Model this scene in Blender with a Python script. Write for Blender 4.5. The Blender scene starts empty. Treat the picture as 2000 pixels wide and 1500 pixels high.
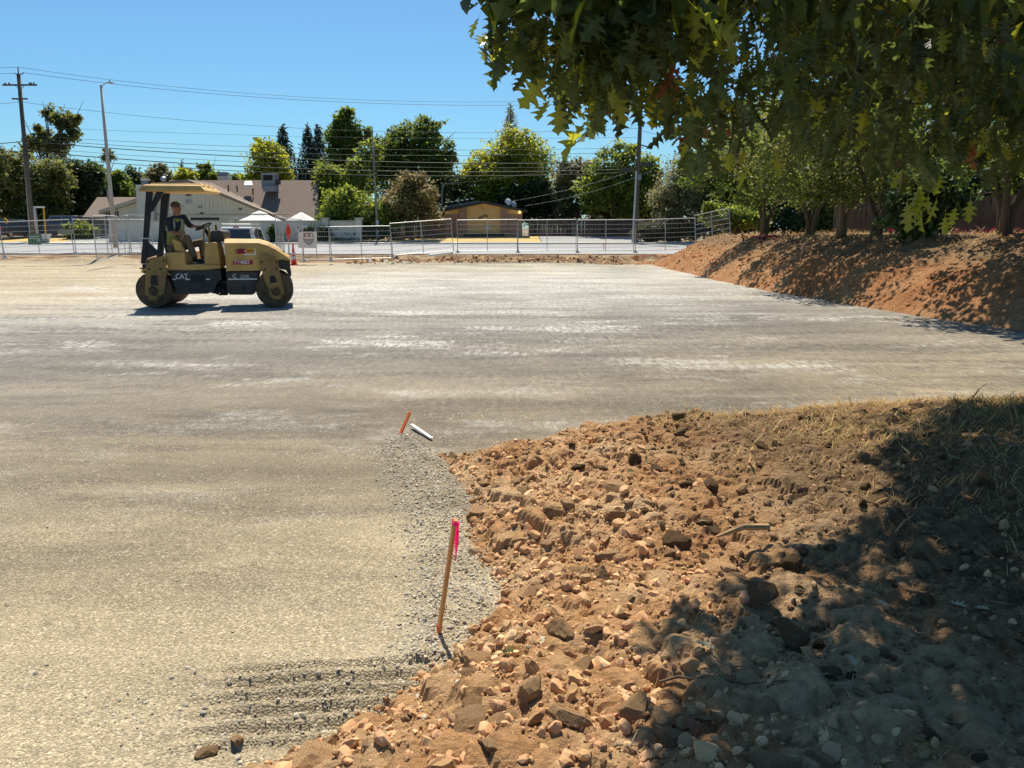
import bpy, bmesh, math, random
import numpy as np
from mathutils import Vector, Matrix
random.seed(7); rng = np.random.default_rng(11)
SC = bpy.context.scene; COL = SC.collection

# ---------------------------------------------------------------- camera, sky, sun, exposure
F, CX, CY, CAMH = 1500.0, 1000.0, 750.0, 1.8
PITCH = math.atan(305 / 1500.0)
cam = bpy.data.cameras.new('camera'); cam.sensor_width = 36; cam.lens = 27.0
cam.clip_start = 0.05; cam.clip_end = 2000
camo = bpy.data.objects.new('camera', cam); COL.objects.link(camo)
camo.location = (0, 0, CAMH); camo.rotation_euler = (math.pi / 2 - PITCH, 0, 0)
SC.camera = camo
SUNDIR = Vector((-0.08, 0.53, 0.845)).normalized()       # towards the sun
world = bpy.data.worlds.new('World'); SC.world = world; world.use_nodes = True
wn = world.node_tree.nodes; wl = world.node_tree.links
sky = wn.new('ShaderNodeTexSky'); sky.sky_type = 'NISHITA'; sky.sun_disc = False
sky.sun_elevation = math.asin(SUNDIR.z); sky.sun_rotation = math.radians(-8.5)
sky.air_density = 1.0; sky.dust_density = 0.6; sky.ozone_density = 2.6; sky.altitude = 20
tint = wn.new('ShaderNodeMixRGB'); tint.blend_type = 'MULTIPLY'; tint.inputs[0].default_value = 1
tint.inputs[2].default_value = (0.58, 0.92, 1.08, 1)
wl.new(sky.outputs[0], tint.inputs[1]); wl.new(tint.outputs[0], wn['Background'].inputs[0])
wn['Background'].inputs[1].default_value = 0.073
sun = bpy.data.lights.new('sun', 'SUN'); sun.energy = 5.0; sun.angle = math.radians(0.53)
sun.color = (1.0, 0.92, 0.77)
suno = bpy.data.objects.new('sun', sun); COL.objects.link(suno)
suno.rotation_euler = (-SUNDIR).to_track_quat('-Z', 'Y').to_euler(); suno.location = (0, 0, 40)
SC.view_settings.view_transform = 'Standard'; SC.view_settings.look = 'None'
SC.view_settings.exposure = 0.56; SC.view_settings.gamma = 1
SC.cycles.use_denoising = True; SC.cycles.denoiser = 'OPENIMAGEDENOISE'; SC.cycles.denoising_input_passes = 'RGB_ALBEDO_NORMAL'; SC.cycles.denoising_prefilter = 'NONE'
SC.cycles.max_bounces = 6; SC.cycles.transparent_max_bounces = 6

# ---------------------------------------------------------------- pixels to rays
FV = Vector((0, math.cos(PITCH), -math.sin(PITCH))); UV = Vector((0, math.sin(PITCH), math.cos(PITCH)))
CAM = Vector((0, 0, CAMH))
def ray(px, py): return FV + Vector((1, 0, 0)) * ((px - CX) / F) + UV * (-(py - CY) / F)
def at(px, py, Y):
    d = ray(px, py); return CAM + d * (Y / d.y)
def onz(px, py, z=0.0):
    d = ray(px, py); return CAM + d * ((z - CAMH) / d.z)
def topx(p):
    q = Vector(p) - CAM; w = q.dot(FV); return (CX + F * q.x / w, CY - F * q.dot(UV) / w)

# ---------------------------------------------------------------- materials
MATS = {}
def mat(name, c, c2=None, rough=.8, scale=6., bump=0., bscale=40., spec=.3, metal=0., trans=0., stretch=(1, 1, 1), island=0., emit=0., detail=6., c3=None):
    if name in MATS: return MATS[name]
    m = bpy.data.materials.new(name); m.use_nodes = True
    nt = m.node_tree; N = nt.nodes; L = nt.links; b = N['Principled BSDF']
    b.inputs['Roughness'].default_value = rough; b.inputs['Metallic'].default_value = metal
    b.inputs['Specular IOR Level'].default_value = spec
    c2 = c2 or tuple(min(1, x * 0.72) for x in c)
    tc = N.new('ShaderNodeTexCoord'); mp = N.new('ShaderNodeMapping'); mp.inputs['Scale'].default_value = stretch
    L.new(tc.outputs['Object'], mp.inputs[0])
    nz = N.new('ShaderNodeTexNoise'); nz.inputs['Scale'].default_value = scale; nz.inputs['Detail'].default_value = detail
    nz.inputs['Roughness'].default_value = .65
    L.new(mp.outputs[0], nz.inputs['Vector'])
    rp = N.new('ShaderNodeValToRGB'); rp.color_ramp.elements[0].position = .32; rp.color_ramp.elements[1].position = .68
    rp.color_ramp.elements[0].color = (*c2, 1); rp.color_ramp.elements[1].color = (*c, 1)
    if c3:
        e = rp.color_ramp.elements.new(.5); e.color = (*c3, 1)
    L.new(nz.outputs['Fac'], rp.inputs[0]); col = rp.outputs[0]
    if island:
        g = N.new('ShaderNodeNewGeometry'); hv = N.new('ShaderNodeHueSaturation')
        mr = N.new('ShaderNodeMapRange'); mr.inputs['To Min'].default_value = 1 - island; mr.inputs['To Max'].default_value = 1 + island
        L.new(g.outputs['Random Per Island'], mr.inputs[0]); L.new(mr.outputs[0], hv.inputs['Value'])
        mr2 = N.new('ShaderNodeMapRange'); mr2.inputs['To Min'].default_value = .5 - .022 * island; mr2.inputs['To Max'].default_value = .5 + .022 * island
        ml = N.new('ShaderNodeMath'); ml.operation = 'FRACT'; mm = N.new('ShaderNodeMath'); mm.operation = 'MULTIPLY'; mm.inputs[1].default_value = 17.3
        L.new(g.outputs['Random Per Island'], mm.inputs[0]); L.new(mm.outputs[0], ml.inputs[0]); L.new(ml.outputs[0], mr2.inputs[0])
        L.new(mr2.outputs[0], hv.inputs['Hue']); L.new(col, hv.inputs['Color']); col = hv.outputs[0]
    L.new(col, b.inputs['Base Color'])
    if emit:
        L.new(col, b.inputs['Emission Color']); b.inputs['Emission Strength'].default_value = emit
    if bump:
        n2 = N.new('ShaderNodeTexNoise'); n2.inputs['Scale'].default_value = bscale; n2.inputs['Detail'].default_value = 8
        L.new(mp.outputs[0], n2.inputs['Vector'])
        bp = N.new('ShaderNodeBump'); bp.inputs['Strength'].default_value = bump; bp.inputs['Distance'].default_value = .02
        L.new(n2.outputs['Fac'], bp.inputs['Height']); L.new(bp.outputs[0], b.inputs['Normal'])
    if trans:
        t = N.new('ShaderNodeBsdfTranslucent'); hs = N.new('ShaderNodeHueSaturation'); hs.inputs['Hue'].default_value = .475
        hs.inputs['Saturation'].default_value = 1.1; hs.inputs['Value'].default_value = 1.9
        L.new(col, hs.inputs['Color']); L.new(hs.outputs[0], t.inputs['Color'])
        mx = N.new('ShaderNodeMixShader'); mx.inputs[0].default_value = trans
        L.new(b.outputs[0], mx.inputs[1]); L.new(t.outputs[0], mx.inputs[2]); L.new(mx.outputs[0], N['Material Output'].inputs[0])
    MATS[name] = m; return m

# ---------------------------------------------------------------- object helpers
def link(o, parent=None):
    COL.objects.link(o)
    if parent: o.parent = parent
    return o
def tag(o, label=None, cat=None, group=None, kind=None):
    for k, v in (('label', label), ('category', cat), ('group', group), ('kind', kind)):
        if v: o[k] = v
    return o
def thing(name, label, cat, loc=(0, 0, 0), rz=0., group=None):
    o = bpy.data.objects.new(name, None); o.empty_display_size = .2; link(o)
    o.location = loc; o.rotation_euler = (0, 0, rz); return tag(o, label, cat, group)
def npmesh(name, V, Fc, smooth=False):
    V = np.asarray(V, np.float32); Fc = np.asarray(Fc, np.int32); k = Fc.shape[1]
    me = bpy.data.meshes.new(name); me.vertices.add(len(V)); me.vertices.foreach_set('co', V.ravel())
    me.loops.add(Fc.size); me.loops.foreach_set('vertex_index', Fc.ravel())
    me.polygons.add(len(Fc)); me.polygons.foreach_set('loop_start', np.arange(0, Fc.size, k, dtype=np.int32))
    me.polygons.foreach_set('loop_total', np.full(len(Fc), k, np.int32))
    me.polygons.foreach_set('use_smooth', np.full(len(Fc), smooth, bool))
    me.update(calc_edges=True); me.validate(); return me
def npobj(name, V, Fc, m, parent=None, smooth=False):
    me = npmesh(name, V, Fc, smooth); me.materials.append(m)
    return link(bpy.data.objects.new(name, me), parent)

class MB:
    def __init__(s): s.v = []; s.f = []
    def add(s, vs, fs):
        o = len(s.v); s.v += [tuple(v) for v in vs]; s.f += [tuple(i + o for i in f) for f in fs]; return s
    def box(s, c, d, R=None):
        x, y, z = d[0] / 2, d[1] / 2, d[2] / 2
        vs = [Vector((a * x, b * y, e * z)) for e in (-1, 1) for b in (-1, 1) for a in (-1, 1)]
        if R: vs = [R @ v for v in vs]
        return s.add([v + Vector(c) for v in vs], [(0, 2, 3, 1), (4, 5, 7, 6), (0, 1, 5, 4), (2, 6, 7, 3), (0, 4, 6, 2), (1, 3, 7, 5)])
    def prism(s, poly, a, b, fn):
        """poly: 2-D outline, extruded from a to b; fn(u, v, w) gives the 3-D point"""
        n = len(poly); vs = [fn(u, v, a) for u, v in poly] + [fn(u, v, b) for u, v in poly]
        return s.add(vs, [tuple(range(n)), tuple(range(2 * n - 1, n - 1, -1))] + [(i, n + i, n + (i + 1) % n, (i + 1) % n) for i in range(n)])
    def tube(s, pts, r, n=8, cap=True):
        pts = [Vector(p) for p in pts]; rs = r if isinstance(r, (list, tuple)) else [r] * len(pts)
        vs = []; ref = None
        for i, p in enumerate(pts):
            t = (pts[min(i + 1, len(pts) - 1)] - pts[max(i - 1, 0)]).normalized()
            if ref is None: ref = Vector((0, 0, 1)) if abs(t.z) < .9 else Vector((1, 0, 0))
            a = t.cross(ref).normalized(); b = a.cross(t).normalized(); ref = b
            for k in range(n):
                g = 2 * math.pi * k / n; vs.append(p + a * math.cos(g) * rs[i] + b * math.sin(g) * rs[i])
        m = len(pts); fs = [(i * n + k, i * n + (k + 1) % n, (i + 1) * n + (k + 1) % n, (i + 1) * n + k) for i in range(m - 1) for k in range(n)]
        if cap: fs += [tuple(range(n - 1, -1, -1)), tuple((m - 1) * n + k for k in range(n))]
        return s.add(vs, fs)
    def lathe(s, prof, c, ax=(0, 0, 1), n=24):
        """prof: (radius, offset along axis) pairs"""
        c = Vector(c); t = Vector(ax).normalized(); ref = Vector((0, 0, 1)) if abs(t.z) < .9 else Vector((1, 0, 0))
        a = t.cross(ref).normalized(); b = a.cross(t); vs = []
        for r, h in prof:
            for k in range(n):
                g = 2 * math.pi * k / n; vs.append(c + t * h + a * (math.cos(g) * r) + b * (math.sin(g) * r))
        m = len(prof)
        fs = [(i * n + k, i * n + (k + 1) % n, (i + 1) * n + (k + 1) % n, (i + 1) * n + k) for i in range(m - 1) for k in range(n)]
        fs += [tuple(range(n - 1, -1, -1)), tuple((m - 1) * n + k for k in range(n))]
        return s.add(vs, fs)
    def ell(s, c, r, n=12, m=8, R=None):
        vs = []
        for i in range(m + 1):
            p = math.pi * i / m
            for k in range(n):
                g = 2 * math.pi * k / n; v = Vector((r[0] * math.sin(p) * math.cos(g), r[1] * math.sin(p) * math.sin(g), r[2] * math.cos(p)))
                vs.append((R @ v if R else v) + Vector(c))
        return s.add(vs, [(i * n + k, (i + 1) * n + k, (i + 1) * n + (k + 1) % n, i * n + (k + 1) % n) for i in range(m) for k in range(n)])
    def mesh(s, name, m, smooth=False):
        me = bpy.data.meshes.new(name); me.from_pydata(s.v, [], s.f); me.materials.append(m)
        bm = bmesh.new(); bm.from_mesh(me); bmesh.ops.remove_doubles(bm, verts=bm.verts, dist=1e-5)
        bmesh.ops.recalc_face_normals(bm, faces=bm.faces); bm.to_mesh(me); bm.free()
        if smooth:
            for p in me.polygons: p.use_smooth = True
        return me
    def build(s, name, m, parent=None, smooth=False, bevel=0., kind=None):
        o = link(bpy.data.objects.new(name, s.mesh(name, m, smooth)), parent)
        if bevel:
            b = o.modifiers.new('bevel', 'BEVEL'); b.width = bevel; b.segments = 2; b.limit_method = 'ANGLE'; b.angle_limit = math.radians(35)
        if kind: o['kind'] = kind
        return o
def copy_tree(o, parent=None):
    c = o.copy(); COL.objects.link(c); c.parent = parent
    for ch in [k for k in bpy.data.objects if k.parent is o]: copy_tree(ch, c)
    return c
def text(name, s, size, M4, m, parent, ext=.003, sx=1.):
    cu = bpy.data.curves.new(name, 'FONT'); cu.body = s; cu.size = size; cu.extrude = ext; cu.offset = size * .016; cu.align_x = 'LEFT'
    t = bpy.data.objects.new(name, cu); COL.objects.link(t); dg = bpy.context.evaluated_depsgraph_get()
    me = bpy.data.meshes.new_from_object(t.evaluated_get(dg)); bpy.data.objects.remove(t); bpy.data.curves.remove(cu)
    me.transform(M4 @ Matrix.Diagonal((sx, 1, 1, 1))); me.materials.clear(); me.materials.append(m); me.name = name
    return link(bpy.data.objects.new(name, me), parent)

# ---------------------------------------------------------------- noise
_T = [np.random.default_rng(s).random((256, 256)) for s in range(6)]
def vn(x, y, k=0):
    x = np.asarray(x, float); y = np.asarray(y, float); xi = np.floor(x).astype(int); yi = np.floor(y).astype(int)
    fx = x - xi; fy = y - yi; fx = fx * fx * (3 - 2 * fx); fy = fy * fy * (3 - 2 * fy); T = _T[k % 6]
    g = lambda a, b: T[(xi + a) & 255, (yi + b) & 255]
    return (g(0, 0) * (1 - fx) + g(1, 0) * fx) * (1 - fy) + (g(0, 1) * (1 - fx) + g(1, 1) * fx) * fy - .5
def fbm(x, y, oct=4, k=0):
    s = 0; a = 1.
    for i in range(oct):
        s = s + a * vn(x * 2 ** i + 13.7 * i, y * 2 ** i + 7.1 * i, k + i); a *= .5
    return s
def sst(a, b, x): t = np.clip((x - a) / (b - a), 0, 1); return t * t * (3 - 2 * t)
def sdist(x, y, poly):
    """signed distance to a closed polygon, positive inside"""
    P = np.array(poly); x = np.asarray(x, float); y = np.asarray(y, float)
    d = np.full(x.shape, 1e9); ins = np.zeros(x.shape, bool)
    for i in range(len(P)):
        a = P[i]; b = P[(i + 1) % len(P)]; e = b - a
        t = np.clip(((x - a[0]) * e[0] + (y - a[1]) * e[1]) / (e @ e), 0, 1)
        d = np.minimum(d, np.hypot(x - a[0] - t * e[0], y - a[1] - t * e[1]))
        c = ((a[1] > y) != (b[1] > y)); ins ^= c & (x < (b[0] - a[0]) * (y - a[1]) / (b[1] - a[1] + 1e-12) + a[0])
    return np.where(ins, d, -d)

# ---------------------------------------------------------------- terrain heights
_e = [(853, 883), (900, 940), (930, 980), (912, 1030), (925, 1080), (962, 1113), (980, 1160), (978, 1200), (895, 1250), (840, 1300), (700, 1400), (560, 1470), (480, 1500)]
_t = [(1900, 797), (1733, 800), (1583, 810), (1433, 822), (1317, 818), (1187, 830), (1083, 850), (983, 877), (910, 890)]
MOUND = [(9, -3), (9, 7.6)] + [tuple(onz(a, b, .02)[:2]) for a, b in _t + _e] + [(-1.3, .5), (-1.4, -3)]
PILE = [tuple(onz(a, b)[:2]) for a, b in [(725, 885), (780, 845), (815, 850), (880, 905), (935, 985), (925, 1060), (980, 1150), (990, 1200), (905, 1260), (830, 1300), (790, 1290), (800, 1190), (800, 1080), (770, 980)]]
def toe(y): return np.interp(y, [5, 9, 11, 13.3, 15.5, 19, 23, 28, 36, 47], [16, 13.2, 10.9, 9.3, 8.6, 7.95, 7.55, 7.4, 7.3, 7.1])
def bank(x, y):
    d = x - toe(y) + .35 * fbm(x * .25, y * .25, 2, 3)
    top = 1.52 * sst(46.5, 37, y - .35 * (x - 8))
    h = top * 1.04 * (1 - (1 - np.clip(d / 3.1, 0, 1)) ** 1.55)
    return np.where(d > 0, h, d * .25)
def padz(x, y):
    return -.005 * np.maximum(0, y - 16)
def northedge(x): return np.interp(x, [-60, -22, -16, -13, -12, -5, -4, 6, 9, 60], [42, 42.5, 43.5, 44.5, 46.0, 46.0, 45.4, 45.3, 46, 46]) + .25 * vn(x * .8, x * 0 + 3.1)
def northw(x): return np.interp(x, [-60, -18, -13, -12, 60], [4., 3., 2., .25, .5])
def farz(x, y):
    r = .25 + (np.clip(y, 46, 68) - 46.5) * .007
    return r + np.interp(y, [46, 68.2, 70, 78, 100, 400], [-.03, -.03, .03, .50, .6, .9])
def basez(x, y):
    ne = northedge(x); t = np.clip((y - ne) / northw(x), 0, 1)
    return padz(x, y) * (1 - t) + farz(x, np.maximum(y, 46)) * t
def pad_h(x, y):
    x = np.asarray(x, float); y = np.asarray(y, float)
    near = sst(14, 4, y)
    z = basez(x, y) + .012 * fbm(x * .7, y * .9, 3, 1) + near * .010 * fbm(x * 6, y * 6, 3, 2)
    pd = sdist(x, y, PILE); w = sst(-.03, .16, pd)
    z = z + w * (.034 + .035 * fbm(x * 6, y * 6, 3, 4))
    # tyre ribs pressed in the loose gravel beside the soil
    c, s_ = math.cos(.10), math.sin(.10); u = x * c + y * s_; v = -x * s_ + y * c
    o = onz(650, 1365); vo = -o.x * s_ + o.y * c; uo = o.x * c + o.y * s_
    w = sst(.62, .30, np.abs(u - uo)) * sst(.34, .20, np.abs(v - vo))
    z = z + w * (.019 * np.sin(v * 2 * math.pi / .10 + 1.2 * vn(u * 4, v * 2)) + .005 * fbm(x * 9, y * 9, 2, 5))
    # scattered rib bands farther out and shallow wheel ruts
    for (a, b, L, n, k) in ((930, 815, .75, .22, 2), (1020, 880, .7, .10, 3), (430, 800, .8, .12, 1)):
        q = onz(a, b); w = sst(L, L * .5, np.abs(x - q.x)) * sst(n, n * .6, np.abs(y - q.y))
        z = z + w * (.010 * np.sin((y + .06 * x) * 2 * math.pi / .09 + 2 * vn(x * 4, y * 4, k)))
    # soil spill along the far edge of the pad
    z = z + .16 * np.exp(-((y - 44.6) / .55) ** 2) * sst(-5.3, -4.2, x) * sst(6.6, 5.0, x) * (1 + .9 * fbm(x * 1.2, y * 2, 2))
    z = z + .30 * np.exp(-((y - 43.6) / .7) ** 2) * sst(-9.3, -8, x) * sst(-5.0, -6.2, x) * (.7 + 1.2 * fbm(x * 2, y * 2, 3))
    # scoured hole beside the bank
    z = z - .35 * np.exp(-((x - 6.2) / 1.3) ** 2 - ((y - 43.8) / 1.2) ** 2)
    # soil thrown up round the light pole
    z = z + .28 * np.exp(-((y - 43.2) / .8) ** 2) * sst(-26, -24.5, x) * sst(-20.5, -22, x) * (.8 + fbm(x, y, 3))
    return z
def mound_h(x, y, fine=True):
    x = np.asarray(x, float); y = np.asarray(y, float)
    d = sdist(x, y, MOUND) + .07 * fbm(x * 3, y * 3, 3, 2)
    up = -.03 + .20 * (1 - np.exp(-(np.maximum(d, -.1) + .03) / .38)) + .055 * np.clip(d, 0, 3)
    z = np.where(d > -.1, up, -.07 + d * .5)
    rgt = sst(1.6, 3.2, x + .25 * (y - 4))                     # grassy, smoother to the right
    z = z + .14 * rgt * sst(0, 1.2, d)
    smooth = sst(.45, .1, np.abs(y - 6.35 - .03 * x)) * sst(.6, 1.2, x) * sst(3.2, 2.2, x)
    a = sst(-.05, .25, d) * (1 - .75 * smooth)
    z = z + a * (1 - .45 * rgt) * (.085 * fbm(x * 2.1, y * 2.1, 3, 0) + (.062 * fbm(x * 7, y * 7, 4, 3) if fine else 0))
    if fine:
        b = np.abs(vn(x * 15, y * 15, 1)) + .5 * np.abs(vn(x * 31, y * 31, 2))
        z = z + a * .034 * (1 - .5 * rgt) * b
    return z
def bank_h(x, y, fine=True):
    z = basez(x, y) - .06 + bank(x, y) + .03
    d = x - toe(y); a = sst(-.2, .8, d)
    z = z + a * (.16 * fbm(x * .9, y * .9, 3, 2))
    if fine: z = z + a * (.085 * fbm(x * 3.2, y * 3.2, 4, 1) + .06 * np.abs(vn(x * 6 + y * 2, y * 6 - x * 3, 4)))
    z = z - .10 * sst(.0, -1.2, d)
    return z
def gz(x, y):
    """height of the walking surface"""
    x = float(x); y = float(y)
    return float(max(pad_h(np.array([x]), np.array([y]))[0], mound_h(np.array([x]), np.array([y]))[0] if y < 9 else -9, bank_h(np.array([x]), np.array([y]))[0] if x > 6 and 8 < y < 47 else -9))
# ---------------------------------------------------------------- ground materials
def nodes(name):
    m = bpy.data.materials.new(name); m.use_nodes = True; nt = m.node_tree
    b = nt.nodes['Principled BSDF']; b.inputs['Specular IOR Level'].default_value = .25
    return m, nt.nodes, nt.links, b
def _noise(N, L, vec, scale, st=(1, 1, 1), det=5., rough=.6):
    mp = N.new('ShaderNodeMapping'); mp.inputs['Scale'].default_value = st; L.new(vec, mp.inputs[0])
    n = N.new('ShaderNodeTexNoise'); n.inputs['Scale'].default_value = scale; n.inputs['Detail'].default_value = det; n.inputs['Roughness'].default_value = rough
    L.new(mp.outputs[0], n.inputs['Vector']); return n.outputs['Fac']
def _ramp(N, L, fac, stops):
    r = N.new('ShaderNodeValToRGB'); L.new(fac, r.inputs[0]); el = r.color_ramp.elements
    while len(el) < len(stops): el.new(.5)
    for e, (p, c) in zip(el, stops): e.position = p; e.color = (*c, 1) if len(c) == 3 else c
    return r.outputs[0]
def _mix(N, L, fac, a, b, mode='MIX'):
    x = N.new('ShaderNodeMixRGB'); x.blend_type = mode
    for s, v in zip(x.inputs, (fac, a, b)):
        if hasattr(v, 'is_linked'): L.new(v, s)
        else: s.default_value = v if isinstance(v, float) else (*v, 1)
    return x.outputs[0]
def _math(N, L, op, a, b=None):
    x = N.new('ShaderNodeMath'); x.operation = op; x.use_clamp = True
    for s, v in zip(x.inputs, (a, b)):
        if v is None: continue
        if hasattr(v, 'is_linked'): L.new(v, s)
        else: s.default_value = v
    return x.outputs[0]
G = lambda v: (v, v, v)

def gravel_mat():
    m, N, L, b = nodes('compacted_gravel')
    tc = N.new('ShaderNodeTexCoord'); P = tc.outputs['Object']
    sp = N.new('ShaderNodeSeparateXYZ'); L.new(P, sp.inputs[0])
    # distance zones of the compacted base, wobbled: tan near, brown, damp grey, pale grey, tan on the far left
    wob = _noise(N, L, P, .35, (.45, 1, 1), 5)
    yy = N.new('ShaderNodeMath'); yy.operation = 'MULTIPLY_ADD'; L.new(wob, yy.inputs[0]); yy.inputs[1].default_value = 6.0; L.new(sp.outputs[1], yy.inputs[2])
    dg = N.new('ShaderNodeMath'); dg.operation = 'MULTIPLY_ADD'; L.new(sp.outputs[0], dg.inputs[0]); dg.inputs[1].default_value = -.42; L.new(yy.outputs[0], dg.inputs[2])
    ys = _math(N, L, 'DIVIDE', dg.outputs[0], 50.)
    base = _ramp(N, L, ys, [(.09, (.45, .37, .245)), (.145, (.41, .33, .215)), (.19, (.25, .20, .135)), (.235, (.25, .205, .145)), (.30, (.18, .155, .12)), (.40, (.29, .265, .225)), (.62, (.42, .39, .335)), (.86, (.39, .345, .26))])
    bl = _noise(N, L, P, .42, (.7, 1, 1), 6, .62); base = _mix(N, L, 1., base, _ramp(N, L, bl, [(.32, G(.62)), (.5, G(.95)), (.68, G(1.22))]), 'MULTIPLY')
    lane = _noise(N, L, P, .75, (.035, 1, 1), 3, .5); base = _mix(N, L, 1., base, _ramp(N, L, lane, [(.40, G(.88)), (.47, G(1.01)), (.53, G(.94)), (.6, G(1.07))]), 'MULTIPLY')
    # tan dry soil at far left
    lf = N.new('ShaderNodeMapRange'); lf.inputs['From Min'].default_value = -7; lf.inputs['From Max'].default_value = -11; L.new(sp.outputs[0], lf.inputs[0])
    lf2 = N.new('ShaderNodeMapRange'); lf2.inputs['From Min'].default_value = 14; lf2.inputs['From Max'].default_value = 20; L.new(sp.outputs[1], lf2.inputs[0])
    lft = _math(N, L, 'MULTIPLY', lf.outputs[0], lf2.outputs[0])
    n0 = _noise(N, L, P, .5, (.3, 1, 1))
    base = _mix(N, L, lft, base, _ramp(N, L, n0, [(.35, (.33, .26, .17)), (.65, (.47, .385, .26))]))
    # damp dark streaks and dusty pale patches, drawn out along the rolling direction
    fg = _noise(N, L, P, 34, (.5, 1, 1), 3, .6)
    st = _noise(N, L, P, .9, (.22, 1.1, 1), 9, .72); st = _mix(N, L, .22, st, fg)
    zone = _ramp(N, L, _math(N, L, 'DIVIDE', yy.outputs[0], 50.), [(.10, G(.15)), (.17, G(.8)), (.24, G(.7)), (.38, G(1.)), (.47, G(.22)), (.95, G(.15))])
    drk = _math(N, L, 'MULTIPLY', _ramp(N, L, st, [(.475, G(0)), (.57, G(1))]), zone)
    gf = _ramp(N, L, _math(N, L, 'DIVIDE', sp.outputs[1], 50.), [(.10, G(0)), (.24, G(1))]); gr = _mix(N, L, gf, _noise(N, L, P, 70, (1, .8, 1), 4, .7), _noise(N, L, P, 13, (1, .3, 1), 4, .7)); base = _mix(N, L, _math(N, L, 'MULTIPLY', drk, _ramp(N, L, gr, [(.36, G(1)), (.62, G(.35))])), base, (.062, .054, .044))
    wp = _noise(N, L, P, .62, (.45, .9, 1), 9, .74); wp = _mix(N, L, .2, wp, fg)
    wz = _ramp(N, L, _math(N, L, 'DIVIDE', yy.outputs[0], 50.), [(.10, G(0.1)), (.2, G(.55)), (.36, G(.9)), (.6, G(.8)), (.9, G(.5))])
    wht = _math(N, L, 'MULTIPLY', _ramp(N, L, wp, [(.52, G(0)), (.60, G(1))]), wz)
    base = _mix(N, L, _math(N, L, 'MULTIPLY', wht, _ramp(N, L, gr, [(.38, G(.15)), (.56, G(1))])), base, (.54, .515, .465))
    base = _mix(N, L, .8, base, _mix(N, L, 1., base, _ramp(N, L, gr, [(.3, G(.62)), (.5, G(.98)), (.7, G(1.4))]), 'MULTIPLY'))
    # soil tint along the far edge and left tongue
    red = _ramp(N, L, _math(N, L, 'DIVIDE', sp.outputs[1], 50.), [(.862, G(0)), (.885, G(1))])
    rn = _noise(N, L, P, 1.6, (.6, 1.4, 1))
    base = _mix(N, L, red, base, _ramp(N, L, rn, [(.34, (.10, .062, .036)), (.5, (.22, .125, .06)), (.62, (.40, .30, .17))]))
    # single stones
    vo = N.new('ShaderNodeTexVoronoi'); vo.inputs['Scale'].default_value = 105; L.new(P, vo.inputs['Vector']); vo.inputs['Randomness'].default_value = 1
    sv = N.new('ShaderNodeSeparateColor'); L.new(vo.outputs['Color'], sv.inputs[0])
    stone = _ramp(N, L, sv.outputs[0], [(0, G(.66)), (.35, G(.92)), (.8, G(1.02)), (.92, G(1.35)), (.98, G(1.7))])
    fade = _ramp(N, L, _math(N, L, 'DIVIDE', sp.outputs[1], 50.), [(.06, G(.7)), (.3, G(.5)), (.8, G(.4))])
    base = _mix(N, L, fade, base, _mix(N, L, 1., base, stone, 'MULTIPLY'))
    v2 = N.new('ShaderNodeTexVoronoi'); v2.inputs['Scale'].default_value = 24; L.new(P, v2.inputs['Vector'])
    s2 = N.new('ShaderNodeSeparateColor'); L.new(v2.outputs['Color'], s2.inputs[0])
    spot = _math(N, L, 'MULTIPLY', _ramp(N, L, s2.outputs[1], [(.80, G(0)), (.86, G(1))]), _ramp(N, L, v2.outputs['Distance'], [(.18, G(1)), (.30, G(0))]))
    base = _mix(N, L, _math(N, L, 'MULTIPLY', spot, .5), base, (.56, .51, .42))
    fn = _noise(N, L, P, 90, (1, 1, 1), 4)
    base = _mix(N, L, .75, base, _mix(N, L, 1., base, _ramp(N, L, fn, [(.3, G(.60)), (.7, G(1.38))]), 'MULTIPLY'))
    L.new(base, b.inputs['Base Color'])
    L.new(_ramp(N, L, ys, [(.12, G(.95)), (.22, G(.78)), (.34, G(.62)), (.6, G(.62)), (.9, G(.9))]), b.inputs['Roughness'])
    b.inputs['Specular IOR Level'].default_value = .3
    bp = N.new('ShaderNodeBump'); bp.inputs['Strength'].default_value = .6; bp.inputs['Distance'].default_value = .014
    hh = N.new('ShaderNodeMath'); hh.operation = 'SUBTRACT'; L.new(_math(N, L, 'ADD', fn, _math(N, L, 'MULTIPLY', gr, .9)), hh.inputs[0]); hh.use_clamp = False; L.new(vo.outputs['Distance'], hh.inputs[1])
    L.new(hh.outputs[0], bp.inputs['Height']); L.new(bp.outputs[0], b.inputs['Normal'])
    return m
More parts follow.
